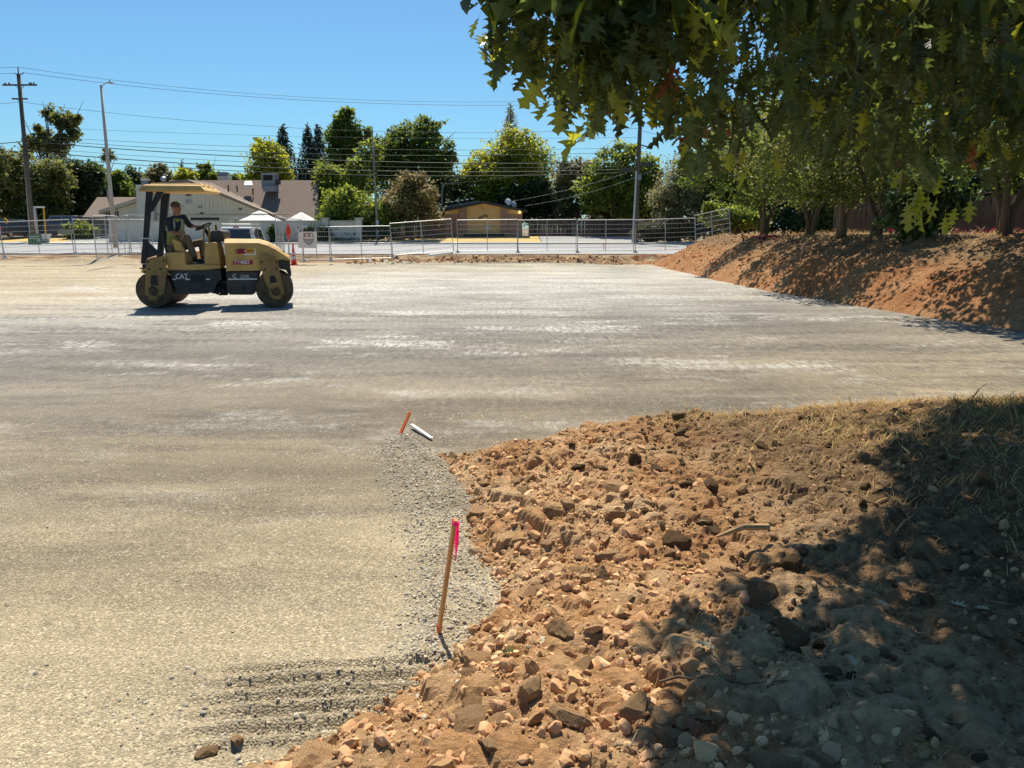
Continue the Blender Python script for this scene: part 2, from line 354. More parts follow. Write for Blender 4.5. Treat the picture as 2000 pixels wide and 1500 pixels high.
def soil_mat(name, near=True):
    m, N, L, b = nodes(name); tc = N.new('ShaderNodeTexCoord'); P = tc.outputs['Object']
    sp = N.new('ShaderNodeSeparateXYZ'); L.new(P, sp.inputs[0])
    n1 = _noise(N, L, P, 1.3 if near else .55, (1, 1, 1), 7, .62)
    n2 = _noise(N, L, P, 22 if near else 7, (1, 1, 1), 6, .7)
    col = _ramp(N, L, n1, [(.3, (.39, .18, .074)), (.46, (.54, .305, .145)), (.6, (.63, .42, .235)), (.72, (.51, .325, .185))])
    if not near: col = _ramp(N, L, n1, [(.3, (.27, .11, .043)), (.46, (.36, .17, .075)), (.6, (.40, .23, .115)), (.72, (.31, .165, .078))])
    fine = _ramp(N, L, n2, [(.25, G(.45)), (.5, G(.95)), (.75, G(1.4))])
    col = _mix(N, L, .8, col, _mix(N, L, 1., col, fine, 'MULTIPLY'))
    # darker, browner topsoil, its colour also deepening the tree shade
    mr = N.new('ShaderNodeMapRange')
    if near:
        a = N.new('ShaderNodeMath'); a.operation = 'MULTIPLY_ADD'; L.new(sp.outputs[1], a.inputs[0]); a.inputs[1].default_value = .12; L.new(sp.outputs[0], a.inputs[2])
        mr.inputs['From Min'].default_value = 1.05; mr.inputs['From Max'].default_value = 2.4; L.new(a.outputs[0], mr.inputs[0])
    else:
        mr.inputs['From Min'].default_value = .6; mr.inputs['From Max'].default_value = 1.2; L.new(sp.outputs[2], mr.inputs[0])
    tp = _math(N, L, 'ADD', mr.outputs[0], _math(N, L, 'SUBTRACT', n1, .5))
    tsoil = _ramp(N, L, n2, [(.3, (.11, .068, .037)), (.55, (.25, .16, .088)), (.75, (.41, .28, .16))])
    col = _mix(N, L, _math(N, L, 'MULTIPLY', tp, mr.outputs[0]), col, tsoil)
    L.new(col, b.inputs['Base Color']); b.inputs['Roughness'].default_value = .95; b.inputs['Specular IOR Level'].default_value = .1
    bp = N.new('ShaderNodeBump'); bp.inputs['Strength'].default_value = 1.; bp.inputs['Distance'].default_value = .03 if near else .06
    n3 = _noise(N, L, P, 60 if near else 14, (1, 1, 1), 8, .7); L.new(n3, bp.inputs['Height']); L.new(bp.outputs[0], b.inputs['Normal'])
    return m
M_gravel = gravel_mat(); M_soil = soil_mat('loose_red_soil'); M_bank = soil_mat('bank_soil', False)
M_ground = mat('dry_earth', (.26, .20, .12), (.16, .13, .075), rough=.95, scale=.6, bump=.4, bscale=8)
M_asph = mat('sunlit_asphalt', (.33, .33, .33), (.25, .25, .255), rough=.75, scale=.7, bump=.3, bscale=30, stretch=(.15, 1, 1))
M_conc = mat('concrete', (.56, .53, .47), (.44, .42, .37), rough=.85, scale=2, bump=.2)
M_lawn = mat('dry_lawn_grass', (.62, .44, .17), (.42, .30, .11), rough=.95, scale=3, bump=.6, bscale=30)

# ---------------------------------------------------------------- ground sheets
def tensor(name, xs, ys, fn, m, smooth=True, keep=None):
    X, Y = np.meshgrid(xs, ys); Z = fn(X, Y); nx, ny = len(xs), len(ys)
    V = np.stack([X.ravel(), Y.ravel(), Z.ravel()], 1)
    i = (np.arange(ny - 1)[:, None] * nx + np.arange(nx - 1)[None, :]).ravel()
    Fc = np.stack([i, i + 1, i + nx + 1, i + nx], 1)
    if keep is not None:
        k = keep(V[Fc].mean(1)); Fc = Fc[k]; u, inv = np.unique(Fc, return_inverse=True); V = V[u]; Fc = inv.reshape(-1, 4)
    return tag(npobj(name, V, Fc, m, smooth=smooth), kind='structure')
def grow(a, b, d0, g):
    r = [a]; d = d0
    while r[-1] < b: r.append(r[-1] + d); d *= g
    return np.array(r)
def coarse(X, Y):
    z = basez(X, Y) + np.where((X > 6) & (Y < 47), np.clip(bank(X, Y), 0, 9), 0)
    z = np.where(Y < 8, np.maximum(z, .12 * sst(-2, 0, X)), z)
    fine = ((X > -46) & (X < 25) & (Y > .2) & (Y < 47)); return z - np.where(fine, .45, .03)
gx = np.concatenate([-grow(50, 420, 4, 1.25)[::-1], np.arange(-49, 50, 1.), grow(50, 420, 4, 1.25)])
gy = np.concatenate([-grow(.5, 80, 2, 1.2)[::-1], np.arange(0, 100, 1.), grow(100, 900, 5, 1.2)])
tensor('ground', gx, gy, coarse, M_ground)
px_ = np.concatenate([-grow(6.6, 46, .05, 1.06)[::-1], np.arange(-6.55, 6.6, .045), grow(6.6, 15, .05, 1.06)])
py_ = np.concatenate([np.arange(.4, 2.2, .05), np.arange(2.2, 3.3, .018), np.arange(3.3, 9, .045), grow(9, 47.2, .05, 1.008)])
tensor('gravel_pad', px_, py_, pad_h, M_gravel)
def clodded(X, Y):
    """the mound with clods half sunk in it, each a tilted angular lump"""
    Z = mound_h(X, Y); Z0 = Z.copy(); r = np.random.default_rng(77); x0, y0, st = X[0, 0], Y[0, 0], X[0, 1] - X[0, 0]; n = 9000
    cx = r.uniform(-1.5, 5.5, n); cy = r.uniform(.9, 7.6, n); d = sdist(cx, cy, MOUND); rg = sst(1.6, 3.2, cx + .25 * (cy - 4)); zt = sst(.5, .15, np.abs(cy - 6.35)) * sst(.7, 1.1, cx)
    ok = (d > .05) & (r.random(n) > .8 * rg) & (r.random(n) > .85 * zt); R_ = np.clip(.021 * (1 + r.pareto(2.7, n)), .021, .085)
    for i in np.where(ok)[0][np.argsort(R_[ok])]:
        q = R_[i]; a0, a1 = int((cx[i] - q * 1.3 - x0) / st), int((cx[i] + q * 1.3 - x0) / st) + 2; b0, b1 = int((cy[i] - q * 1.3 - y0) / st), int((cy[i] + q * 1.3 - y0) / st) + 2
        if a0 < 0 or b0 < 0 or a1 > X.shape[1] or b1 > X.shape[0]: continue
        u = X[b0:b1, a0:a1] - cx[i]; v = Y[b0:b1, a0:a1] - cy[i]; t = r.uniform(0, 6.28); m_ = np.zeros_like(u)
        for k in range(5):
            g = t + k * 1.2566 + r.uniform(-.3, .3); m_ = np.maximum(m_, (u * math.cos(g) + v * math.sin(g)) / (q * r.uniform(.7, 1.15)))
        h = q * r.uniform(.35, .72) * np.sqrt(np.clip(1 - m_ ** 3, 0, 1)) * (1 + r.uniform(-.5, .5) * u / q + r.uniform(-.5, .5) * v / q); base = float(np.median(Z0[b0:b1, a0:a1]))
        Z[b0:b1, a0:a1] = np.where(m_ < 1, np.maximum(Z[b0:b1, a0:a1], base - .2 * q + h + .10 * q * (vn(X[b0:b1, a0:a1] * 40, Y[b0:b1, a0:a1] * 40, 2))), Z[b0:b1, a0:a1])
    return Z
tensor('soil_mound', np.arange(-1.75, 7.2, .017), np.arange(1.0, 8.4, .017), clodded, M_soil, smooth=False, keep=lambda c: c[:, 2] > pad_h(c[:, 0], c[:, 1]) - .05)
tensor('soil_bank', np.arange(6.0, 25, .085), np.concatenate([np.arange(7, 26, .075), np.arange(26, 47, .11)]), bank_h, M_bank, smooth=False,
       keep=lambda c: c[:, 2] > pad_h(c[:, 0], c[:, 1]) - .12)
def sheet(name, pts, m, dz=.0, n=40):
    """quad strip between two x ranges following the far ground"""
    x0, x1, y0, y1 = pts; xs = np.linspace(x0, x1, n); ys = np.linspace(y0, y1, 8)
    return tensor(name, xs, ys, lambda X, Y: farz(X, Y) + dz, m)
sheet('road', (-200, 200, 46.9, 67.9), M_asph, .035)
for nm, y0, y1, zz in (('near_kerb', 46.62, 46.9, .11), ('far_kerb', 67.9, 68.15, .14)):
    b = MB()
    for k in range(40):
        x0 = -160 + k * 8.; ym = (y0 + y1) / 2; b.box((x0 + 3.99, ym, float(farz(0, ym)) + zz - .2), (7.97, y1 - y0, .4))
    if nm == 'near_kerb': b = MB().box((-86.5, 46.76, float(farz(0, 46.8)) - .1), (147, .28, .4))
    tag(b.build(nm, M_conc, bevel=.03), kind='structure')
sheet('far_pavement', (-200, 200, 68.15, 70.0), M_conc, .13)
def lawn(name, a, b_, y1, dz=.05):
    xs = np.linspace(a, b_, 30); ys = np.linspace(70.0, y1, 8); tensor(name, xs, ys, lambda X, Y: farz(X, Y) + dz + .03 * fbm(X, Y, 2), M_lawn)
lawn('dry_lawn', -10.0, 2.6, 77, .14); lawn('dry_verge', -60, -41, 77)
sheet('driveway', (2.7, 12.2, 70.0, 77.5), M_asph, .10); sheet('side_street', (-41, -33, 70.0, 90), M_asph, .06)
# ---------------------------------------------------------------- stones, clods, crumbs
def rock(seed, sub=1, cuts=9, flat=.75, rough=.10):
    r = np.random.default_rng(seed); bm = bmesh.new(); bmesh.ops.create_icosphere(bm, subdivisions=sub, radius=1.0)
    V = np.array([v.co[:] for v in bm.verts]); Fc = np.array([[v.index for v in f.verts] for f in bm.faces]); bm.free()
    for k in range(cuts):
        n = r.normal(size=3); n /= np.linalg.norm(n); d = r.uniform(.36, .82); t = V @ n; V = V - np.outer(np.maximum(t - d, 0), n)
    V = V * (1 + r.normal(size=(len(V), 1)) * rough * .6); V *= np.array([1, r.uniform(.65, .95), flat]); return V, Fc
def rotm(n, r, tilt=1.):
    q = r.normal(size=(n, 4)); q[:, 1:3] *= tilt; q /= np.linalg.norm(q, axis=1)[:, None]; w, x, y, z = q.T
    return np.stack([1 - 2 * (y * y + z * z), 2 * (x * y - z * w), 2 * (x * z + y * w), 2 * (x * y + z * w), 1 - 2 * (x * x + z * z), 2 * (y * z - x * w), 2 * (x * z - y * w), 2 * (y * z + x * w), 1 - 2 * (x * x + y * y)], 1).reshape(n, 3, 3)
def scatter(shapes, P, S, R, r):
    Vs, Fs, o = [], [], 0; k = r.integers(len(shapes), size=len(P))
    for j, (V, Fc) in enumerate(shapes):
        i = np.where(k == j)[0]
        if not len(i): continue
        W = np.einsum('nij,vj->nvi', R[i], V) * S[i][:, None, None] + P[i][:, None, :]
        Vs.append(W.reshape(-1, 3)); Fs.append((Fc[None] + (np.arange(len(i)) * len(V))[:, None, None]).reshape(-1, Fc.shape[1]) + o); o += len(i) * len(V)
    return np.concatenate(Vs), np.concatenate(Fs)
def clod_mat(name, c, c2, c3):
    m = mat(name, c, c2, rough=.95, scale=14, bump=.9, bscale=45, spec=.1, c3=c3); N = m.node_tree.nodes; L = m.node_tree.links
    oi = N.new('ShaderNodeObjectInfo'); hs = N.new('ShaderNodeHueSaturation'); mr = N.new('ShaderNodeMapRange'); mr.inputs['To Min'].default_value = .72; mr.inputs['To Max'].default_value = 1.12
    L.new(oi.outputs['Random'], mr.inputs[0]); L.new(mr.outputs[0], hs.inputs['Value'])
    b = N['Principled BSDF']; s = b.inputs['Base Color'].links[0].from_socket; L.new(s, hs.inputs['Color']); L.new(hs.outputs[0], b.inputs['Base Color']); return m
M_clod = clod_mat('dirt_clod', (.64, .43, .245), (.43, .245, .12), (.56, .345, .18))
M_crumb = mat('dirt_crumb', (.63, .42, .24), (.42, .23, .11), rough=.95, scale=1.7, spec=.1, island=.35, c3=(.54, .325, .17))
M_topshade_cr = mat('topsoil_crumb', (.31, .20, .112), (.15, .095, .052), rough=.95, scale=3, spec=.1, island=.3)  # brown topsoil whose dark colour also stands in for tree shade
M_peb = mat('gravel_pebble', (.52, .465, .37), (.40, .355, .28), rough=.95, scale=9, spec=.1, island=.16)
M_pebt = mat('tan_pebble', (.50, .44, .335), (.34, .29, .21), rough=.9, scale=9, spec=.15, island=.25)
r = np.random.default_rng(5)
# --- sample the mound; stones get bigger towards the camera, thin out towards the grassy right
def mound_pts(n, lim=.03):
    x = r.uniform(-1.4, 5.8, n); y = r.uniform(1.3, 7.8, n); d = sdist(x, y, MOUND); rg = sst(1.4, 3.0, x + .25 * (y - 4))
    k = (d > lim) & (r.random(n) > .55 * rg); return x[k], y[k], d[k], rg[k]
CLODS = [rock(100 + i, 3, 12, .72, .035) for i in range(16)]
cm = [npmesh('dirt_clod', V, Fc) for V, Fc in CLODS]
M_topshade_clod = clod_mat('topsoil_clod', (.27, .17, .092), (.12, .074, .038), (.19, .118, .063)); tm = [npmesh('dirt_clod', V, Fc) for V, Fc in CLODS]  # topsoil clods, their dark colour partly painted tree shade
for me in cm: me.materials.append(M_clod)
for me in tm: me.materials.append(M_topshade_clod)
def put_clod(x, y, s, label=None, sink=.25, group=True):
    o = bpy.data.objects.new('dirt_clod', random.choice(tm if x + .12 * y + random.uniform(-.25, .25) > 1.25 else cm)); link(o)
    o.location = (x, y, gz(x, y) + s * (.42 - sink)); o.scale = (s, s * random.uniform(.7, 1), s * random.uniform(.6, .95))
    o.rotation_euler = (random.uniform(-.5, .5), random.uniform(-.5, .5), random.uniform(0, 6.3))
    tag(o, label or ('rough tan dirt clod lying loose among others on the red soil mound' if o.data in cm else 'brown topsoil clod coloured darker for the tree shade, lying among others on the right part of the mound'), 'dirt clod', 'loose dirt clods on the mound')
    return o
# the clods that stand out in the photograph, by their place on the mound
BIG = [(972, 1478, .085, 'blocky pale clod at the bottom edge of the soil mound'), (1100, 1432, .085, 'large rounded clod resting low on the mound beside two smaller ones'),
       (930, 1362, .075, 'flat topped tan clod casting a dark hollow below the pink ribboned stake'), (1140, 1292, .07, 'upright brown clod facing its shaded side below the stake'),
       (1100, 1222, .085, 'slab shaped clod with shaded front beside a green leaf'), (1200, 1062, .095, 'big square clod with a dark front in the middle of the mound'),
       (1205, 962, .12, 'largest round brown clod on the upper mound'), (1278, 915, .085, 'rounded clod near the crest of the mound, beside flat slabs'),
       (1235, 893, .08, 'flat slab of soil leaning near the mound crest'), (930, 950, .10, 'broad clod at the gravel edge near the orange stake'),
       (1072, 990, .06, 'pair forming clod left of the largest round clod'), (1112, 985, .07, 'oblong clod lit on top left of the largest round clod'),
       (1135, 1085, .07, 'clod with a shaded face just under the square clod'), (1385, 968, .075, 'thin flat clod on the right part of the mound'),
       (1480, 1190, .09, 'clod catching a patch of light inside the tree shade'), (1316, 1235, .075, 'half lit clod at the edge of the tree shade'),
       (465, 1450, .035, 'small orange clod alone on the gravel near the bottom edge'), (408, 1473, .04, 'pale orange clod on loose gravel at the bottom left of the soil')]
for a, b_, s, lb in BIG:
    q = onz(a, b_, .22 if a > 840 else 0.); put_clod(q.x, q.y, s * 1.25, lb)
x, y, d, rg = mound_pts(5200, .06); w = np.exp(-y * .30) * (1 - .6 * rg); k = r.choice(len(x), 284, replace=False, p=w / w.sum())
for i in k:
    put_clod(x[i], y[i], float(np.clip(r.lognormal(-2.98, .38), .025, .105)))
SM = [rock(200 + i, 1, 5, .8, .14) for i in range(10)]
MD = [rock(240 + i, 2, 9, .72, .09) for i in range(12)]
def crumbs(name, n, lo, hi, m, sel=None, w=None, SM=SM):
    x, y, d, rg = mound_pts(n, -.02)
    if sel is not None: q = sel(x, y, rg); x, y = x[q], y[q]
    keep = r.random(len(x)) < np.clip(4.2 / y, .15, 1) ** 1.4; x, y = x[keep], y[keep]
    s = np.clip(lo * (1 + r.pareto(2.1, len(x))), lo, hi); z = np.maximum(mound_h(x, y), pad_h(x, y)) + s * .25
    V, Fc = scatter(SM, np.stack([x, y, z], 1), s, rotm(len(x), r, .35), r)
    tag(npobj(name, V, Fc, m), kind='stuff')
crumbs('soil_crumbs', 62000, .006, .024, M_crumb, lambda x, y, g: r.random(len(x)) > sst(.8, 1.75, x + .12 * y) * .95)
crumbs('soil_clods', 13000, .014, .045, M_crumb, lambda x, y, g: r.random(len(x)) > sst(.8, 1.75, x + .12 * y) * .95, SM=MD); crumbs('topsoil_shade_clods', 3600, .013, .036, M_topshade_cr, lambda x, y, g: r.random(len(x)) < sst(.8, 1.75, x + .12 * y) * .9 + .05, SM=MD)
crumbs('topsoil_shade_crumbs', 24000, .006, .022, M_topshade_cr, lambda x, y, g: r.random(len(x)) < sst(.8, 1.75, x + .12 * y) * .9 + .05)  # topsoil boundary pulled left so its colour darkens the shaded ground
# --- crumbs on the far bank
n = 4500; y = r.uniform(9, 44, n); x = toe(y) + r.beta(1.2, 1.6, n) * 4.5 + .1; s = np.clip(.018 * (1 + r.pareto(2.6, n)), .016, .085)
V, Fc = scatter([rock(300 + i, 1, 6, .8, .1) for i in range(5)], np.stack([x, y, bank_h(x, y) + s * .2], 1), s, rotm(n, r, .35), r)
npb = npobj('bank_crumbs', V, Fc, mat('bank_crumb', (.46, .235, .10), (.36, .17, .07), rough=.95, scale=.9, spec=.1, island=.4)); tag(npb, kind='stuff')
# --- loose gravel ridge by the stake and the ribbed strip, then stones bedded in the rolled surface
PEB = [rock(400 + i, 1, 5, .48, .10) for i in range(6)]
bx = np.array(PILE); n = 26000
x = r.uniform(bx[:, 0].min() - .1, bx[:, 0].max() + .12, n); y = r.uniform(bx[:, 1].min(), bx[:, 1].max(), n); d = sdist(x, y, PILE)
k = (d + .05 * r.normal(size=n) > .0) & (r.random(n) < np.clip(3.6 / y, .3, 1)); x, y = x[k], y[k]
n2 = 700; o = onz(650, 1365); x2 = o.x + r.normal(size=n2) * .5; y2 = o.y + r.normal(size=n2) * .2
x = np.concatenate([x, x2]); y = np.concatenate([y, y2]); s = np.clip(.0045 * (1 + r.pareto(2.6, len(x))), .0048, .015)
z = np.maximum(pad_h(x, y), mound_h(x, y)) + s * .2
V, Fc = scatter(PEB, np.stack([x, y, z], 1), s, rotm(len(x), r, .22), r); tag(npobj('loose_gravel', V, Fc, M_peb), kind='stuff')
n = 9000; y = 1.7 + r.random(n) ** 1.6 * 9; x = r.uniform(-.78, .75, n) * (y + .6); k = sdist(x, y, MOUND) < 0; x, y = x[k], y[k]
s = np.clip(.0042 * (1 + r.pareto(3.1, len(x))), .004, .014)
V, Fc = scatter(PEB, np.stack([x, y, pad_h(x, y) - s * .12], 1), s, rotm(len(x), r, .1), r); tag(npobj('bedded_stones', V, Fc, M_pebt), kind='stuff')
# spill of soil at the far pad edge
n = 1500; x = np.concatenate([r.uniform(-9, -5.2, n // 3), r.uniform(-5, 6.5, n - n // 3)]); y = np.where(x < -5.1, 43.6, 44.7) + r.normal(size=n) * .5; s = np.clip(.03 * (1 + r.pareto(2.2, n)), .03, .16)
V, Fc = scatter(SM, np.stack([x, y, pad_h(x, y) + s * .2], 1), s, rotm(n, r, .4), r); tag(npobj('soil_spill', V, Fc, M_crumb), kind='stuff')

# ---------------------------------------------------------------- survey stakes
M_lath = mat('stake_wood', (.60, .30, .10), (.44, .20, .062), rough=.8, scale=9, stretch=(6, 6, .6), bump=.2)
M_pink = mat('pink_ribbon', (.95, .03, .32), (.80, .02, .25), rough=.55, scale=20, trans=.4)
M_orange = mat('orange_paint', (.80, .17, .03), (.62, .12, .03), rough=.6)
M_white = mat('white_paint', (.78, .77, .74), (.66, .65, .62), rough=.6)
def stake(label, p0, p1, w=.034, t=.012, ribbon=None, paint=None, group='survey stakes'):
    p0 = Vector(p0); p1 = Vector(p1); root = thing('survey_stake', label, 'stake', p0, 0, group); ax = (p1 - p0); L = ax.length
    R = ax.to_track_quat('Z', 'Y').to_matrix(); pr = lambda u, v, q: R @ Vector((u, q, v))
    MB().prism([(-w / 2, -.06), (w / 2, -.06), (w / 2, L - .01), (w * .1, L), (-w / 2, L - .004)], -t / 2, t / 2, pr).build('shaft', paint or M_lath, root, bevel=.0015)
    if ribbon:
        top, ln = ribbon
        MB().prism([(-w / 2 - .0015, L - top - .022), (w / 2 + .0015, L - top - .016), (w / 2 + .0015, L - top - .002), (-w / 2 - .0015, L - top - .006)], -t / 2 - .002, t / 2 + .002, pr).build('ribbon_knot', M_pink, root)
        vs, fs = [], []
        for j in range(11):
            f = j / 10; tw_ = .25 * math.sin(f * 4.2 + .4); hw = w * (.28 + .42 * min(1, f * 1.8)); c = Vector((-.006 + .018 * f + .004 * math.sin(f * 7), -t / 2 - .006 - .016 * f, L - top - .005 - ln * f))
            for sgn in (-1, -.2, 1): vs.append(R @ (c + Vector((sgn * hw * math.cos(tw_), sgn * hw * math.sin(tw_) - .005 * (sgn == -.2), -.012 * sgn * f * f))))
            if j: fs += [(3 * j - 3, 3 * j - 2, 3 * j + 1, 3 * j), (3 * j - 2, 3 * j - 1, 3 * j + 2, 3 * j + 1)]
        rb = MB().add(vs, fs).build('ribbon', M_pink, root, smooth=True); sd = rb.modifiers.new('thick', 'SOLIDIFY'); sd.thickness = .0006
    return root
M_pale = mat('pale_stake_wood', (.62, .46, .30), (.50, .36, .22), rough=.8, scale=9)
b0 = onz(857, 1235, .03); b0.z = gz(b0.x, b0.y); t0 = at(889, 1013, b0.y + .02)
st0 = stake('brown wooden stake with bright pink ribbon in the loose gravel ridge', b0, t0, .040, .014, (.005, .19))
ax = (t0 - b0); R = ax.to_track_quat('Z', 'Y').to_matrix()
MB().prism([(-.0195, .0), (.0195, .005), (.0195, .03), (-.0195, .035)], -.0085, .0085, lambda u, v, q: R @ Vector((u, q, v))).build('paint_band', mat('red_paint', (.75, .06, .05), rough=.6), st0)
b1 = onz(782, 848); b1.z = gz(b1.x, b1.y); stake('short bright orange stake leaning right at the tip of the gravel ridge', b1, at(801, 804, b1.y + .05), .045, .012, paint=M_orange)
q0 = onz(804, 838); q1 = onz(845, 862); q0.z = gz(q0.x, q0.y) + .035; q1.z = gz(q1.x, q1.y) + .02
root = thing('wooden_lath', 'thin white painted lath lying on gravel beside the orange stake', 'lath', q0)
R = (q1 - q0).to_track_quat('X', 'Z').to_matrix(); L_ = (q1 - q0).length
MB().prism([(0, -.016), (L_ * .93, -.016), (L_, 0), (L_ * .93, .016), (0, .016)], -.006, .006, lambda u, v, w: R @ Vector((u, v, w))).build('lath_strip', M_white, root, bevel=.002)
for (a, b_, c, d_, lb) in ((1548, 569, 1556, 527, 'tall thin stake with faded pink top at the bank foot, nearest of its row'),
                           (1382, 545, 1386, 506, 'thin stake with pink ribbon at the foot of the bank, second of its row'),
                           (1255, 512, 1256, 500, 'short pink topped stake beside the dark hole at the far end of the bank'),
                           (1179, 500, 1179, 474, 'thin pink topped stake standing by the far mesh fence')):
    p = onz(a, b_, -.08); p.z = gz(p.x, p.y); tp = at(c, d_, p.y)
    stake(lb, p, tp, .07 * max(1, p.y / 30), .03, (.0, .25), M_pale, group='survey stakes')
q = onz(1450, 1046, .28); root = thing('wooden_stick', 'weathered wooden stick lying on the soil mound at the shade edge', 'stick', q)
a0 = onz(1400, 1052, .30) - q; a1 = onz(1500, 1040, .30) - q; a0.z += .01; a1.z += .03
pm = (a0 + a1) / 2 + Vector((0, 0, .025)); MB().tube([a0, a0.lerp(pm, .6), pm, pm.lerp(a1, .5), a1], [.006, .014, .016, .017, .016], 7).build('stick_wood', mat('bleached_wood', (.52, .34, .17), (.40, .25, .12), scale=8, stretch=(1, 6, 6), bump=.5), root)
# twigs and roots on the shaded soil
M_twig = mat('twig_bark', (.22, .15, .09), (.12, .08, .05), scale=30, bump=.4); M_root = mat('dry_root', (.30, .23, .15), (.20, .15, .095), scale=30)
tw = [((1290, 1285), (1420, 1300), (1570, 1330), .005, 'long dark twig lying across the soil at the shade edge'), ((1600, 1320), (1640, 1315), (1655, 1330), .004, 'pale root scrap in the dappled shade'),
      ((1620, 1330), (1660, 1345), (1690, 1355), .004, 'short pale root beside another in the dappled shade'), ((1560, 1290), (1600, 1300), (1640, 1290), .003, 'thin brown twig behind the pale root scraps'), ((1690, 1170), (1705, 1200), (1710, 1230), .003, 'crooked upright root end in the dark shade'),
      ((1520, 1240), (1580, 1235), (1650, 1250), .003, 'thin dry stem on the dark soil in the tree shade'), ((1200, 1440), (1225, 1455), (1255, 1462), .004, 'curled pale root near the bottom edge of the mound')]
for p0, p1, p2, rr, lb in tw:
    pts = [onz(*p, .3) for p in (p0, p1, p2)]
    cv = []
    for j in range(9):
        f = j / 8; c = pts[0] * ((1 - f) ** 2) + pts[1] * (2 * f * (1 - f)) + pts[2] * (f * f); c.x += .008 * math.sin(j * 2.1); c.z = gz(c.x, c.y) + rr + .012; cv.append(c)
    root = thing('fallen_twig', lb, 'twig', cv[0], 0, 'twigs and roots on the mound'); m_ = M_root if 'pale' in lb or 'dry' in lb else M_twig
    MB().tube([c - cv[0] for c in cv], [rr * (1 - .07 * j) for j in range(9)], 6).build('stem', m_, root)
    MB().tube([cv[4] - cv[0], cv[4] - cv[0] + Vector((.03, .05, .02)), cv[4] - cv[0] + Vector((.07, .07, .01))], [rr * .7, rr * .5, rr * .3], 5).build('side_twig', m_, root)
# dry grass on the right of the mound, strewn straw
M_straw = mat('straw_grass', (.52, .38, .17), (.32, .22, .09), rough=.9, scale=4, island=.4, trans=.25); M_grass = mat('green_weeds', (.22, .22, .07), (.12, .135, .04), rough=.85, scale=4, island=.4, trans=.3)
def blades(name, n, m, box, hh, flat, sel, zf=None):
    x = r.uniform(box[0], box[1], n); y = r.uniform(box[2], box[3], n); k = sel(x, y); x, y = x[k], y[k]; n = len(x)
    z = zf(x, y) if zf else np.maximum(mound_h(x, y), pad_h(x, y)); a = r.uniform(0, 6.28, n); h = hh * r.lognormal(0, .4, n); ln = r.random(n) * .8 + flat
    w = np.clip(h * .035, .0012, .02); t = np.stack([np.cos(a), np.sin(a), np.zeros(n)], 1); p = np.stack([-np.sin(a), np.cos(a), np.zeros(n)], 1); up = np.array([0, 0, 1.])
    B = np.stack([x, y, z - .004], 1); d = ln[:, None] * t + up; d /= np.linalg.norm(d, axis=1)[:, None]; d2 = 1.9 * ln[:, None] * t + up * .8; d2 /= np.linalg.norm(d2, axis=1)[:, None]
    m1 = B + d * (h * .55)[:, None]; e = m1 + d2 * (h * .5)[:, None]; W = (p * w[:, None])
    V = np.stack([B - W, B + W, m1 + W * .8, m1 - W * .8, e], 1).reshape(-1, 3); i = np.arange(n)[:, None] * 5
    Fc = np.concatenate([i + np.array([[0, 1, 2]]), i + np.array([[0, 2, 3]]), i + np.array([[3, 2, 4]])]); tag(npobj(name, V, Fc, m), kind='stuff')
def rgx(x, y): return sst(1.5, 2.9, x + .30 * (y - 4) + .8 * vn(x * 1.6, y * 1.6, 2))
blades('dry_grass', 75000, M_straw, (.8, 7, 1.4, 8.2), .06, .8, lambda x, y: (r.random(len(x)) < rgx(x, y) * .8) & (sdist(x, y, MOUND) > .1))
blades('weeds', 26000, M_grass, (1.6, 7, 3.0, 8.2), .05, .3, lambda x, y: (r.random(len(x)) < rgx(x - .5, y) * (vn(x * 1.3, y * 1.3, 3) > .02)) & (sdist(x, y, MOUND) > .05))
blades('straw_litter', 9000, M_straw, (0, 4, 1.4, 6.5), .045, 3., lambda x, y: (r.random(len(x)) < .12 + .5 * sst(.4, 1.5, x)) & (sdist(x, y, MOUND) > .2))
blades('bank_grass', 16000, M_straw, (9.0, 24, 11, 44.5), .16, .5, lambda x, y: (x - toe(y) > 2.6 + .8 * vn(x, y)) & (r.random(len(x)) < 1.1 - (x - toe(y)) * .05), lambda x, y: bank_h(x, y))
# ---------------------------------------------------------------- tandem roller
M_yel = mat('machine_yellow', (.70, .435, .135), (.44, .28, .10), rough=.62, scale=1.7, bump=.08, spec=.3, c3=(.60, .375, .12))
M_yeld = mat('dusty_yellow', (.36, .235, .085), (.22, .145, .06), rough=.75, scale=5, bump=.2)
M_blk = mat('machine_black', (.022, .024, .028), (.015, .016, .019), rough=.5, scale=4)
M_char = mat('charcoal_frame', (.07, .066, .06), (.042, .04, .038), rough=.6, scale=4)
M_drum = mat('drum_steel', (.15, .105, .065), (.07, .05, .033), rough=.7, scale=7, bump=.3, metal=.3)
M_rust = mat('hub_grime', (.13, .085, .045), (.05, .034, .02), rough=.8, scale=9, bump=.3)
M_wht = mat('decal_white', (.80, .80, .78), rough=.6); M_red = mat('decal_red', (.42, .02, .03), (.36, .02, .025), rough=.5)
M_dred = mat('decal_dark_red', (.30, .015, .03), rough=.5); M_ydec = mat('decal_yellow', (.75, .42, .03), rough=.5)
M_steel = mat('pale_steel', (.50, .50, .48), (.38, .38, .37), rough=.45, metal=.5, scale=10); M_seat = mat('seat_vinyl', (.03, .03, .032), rough=.6)
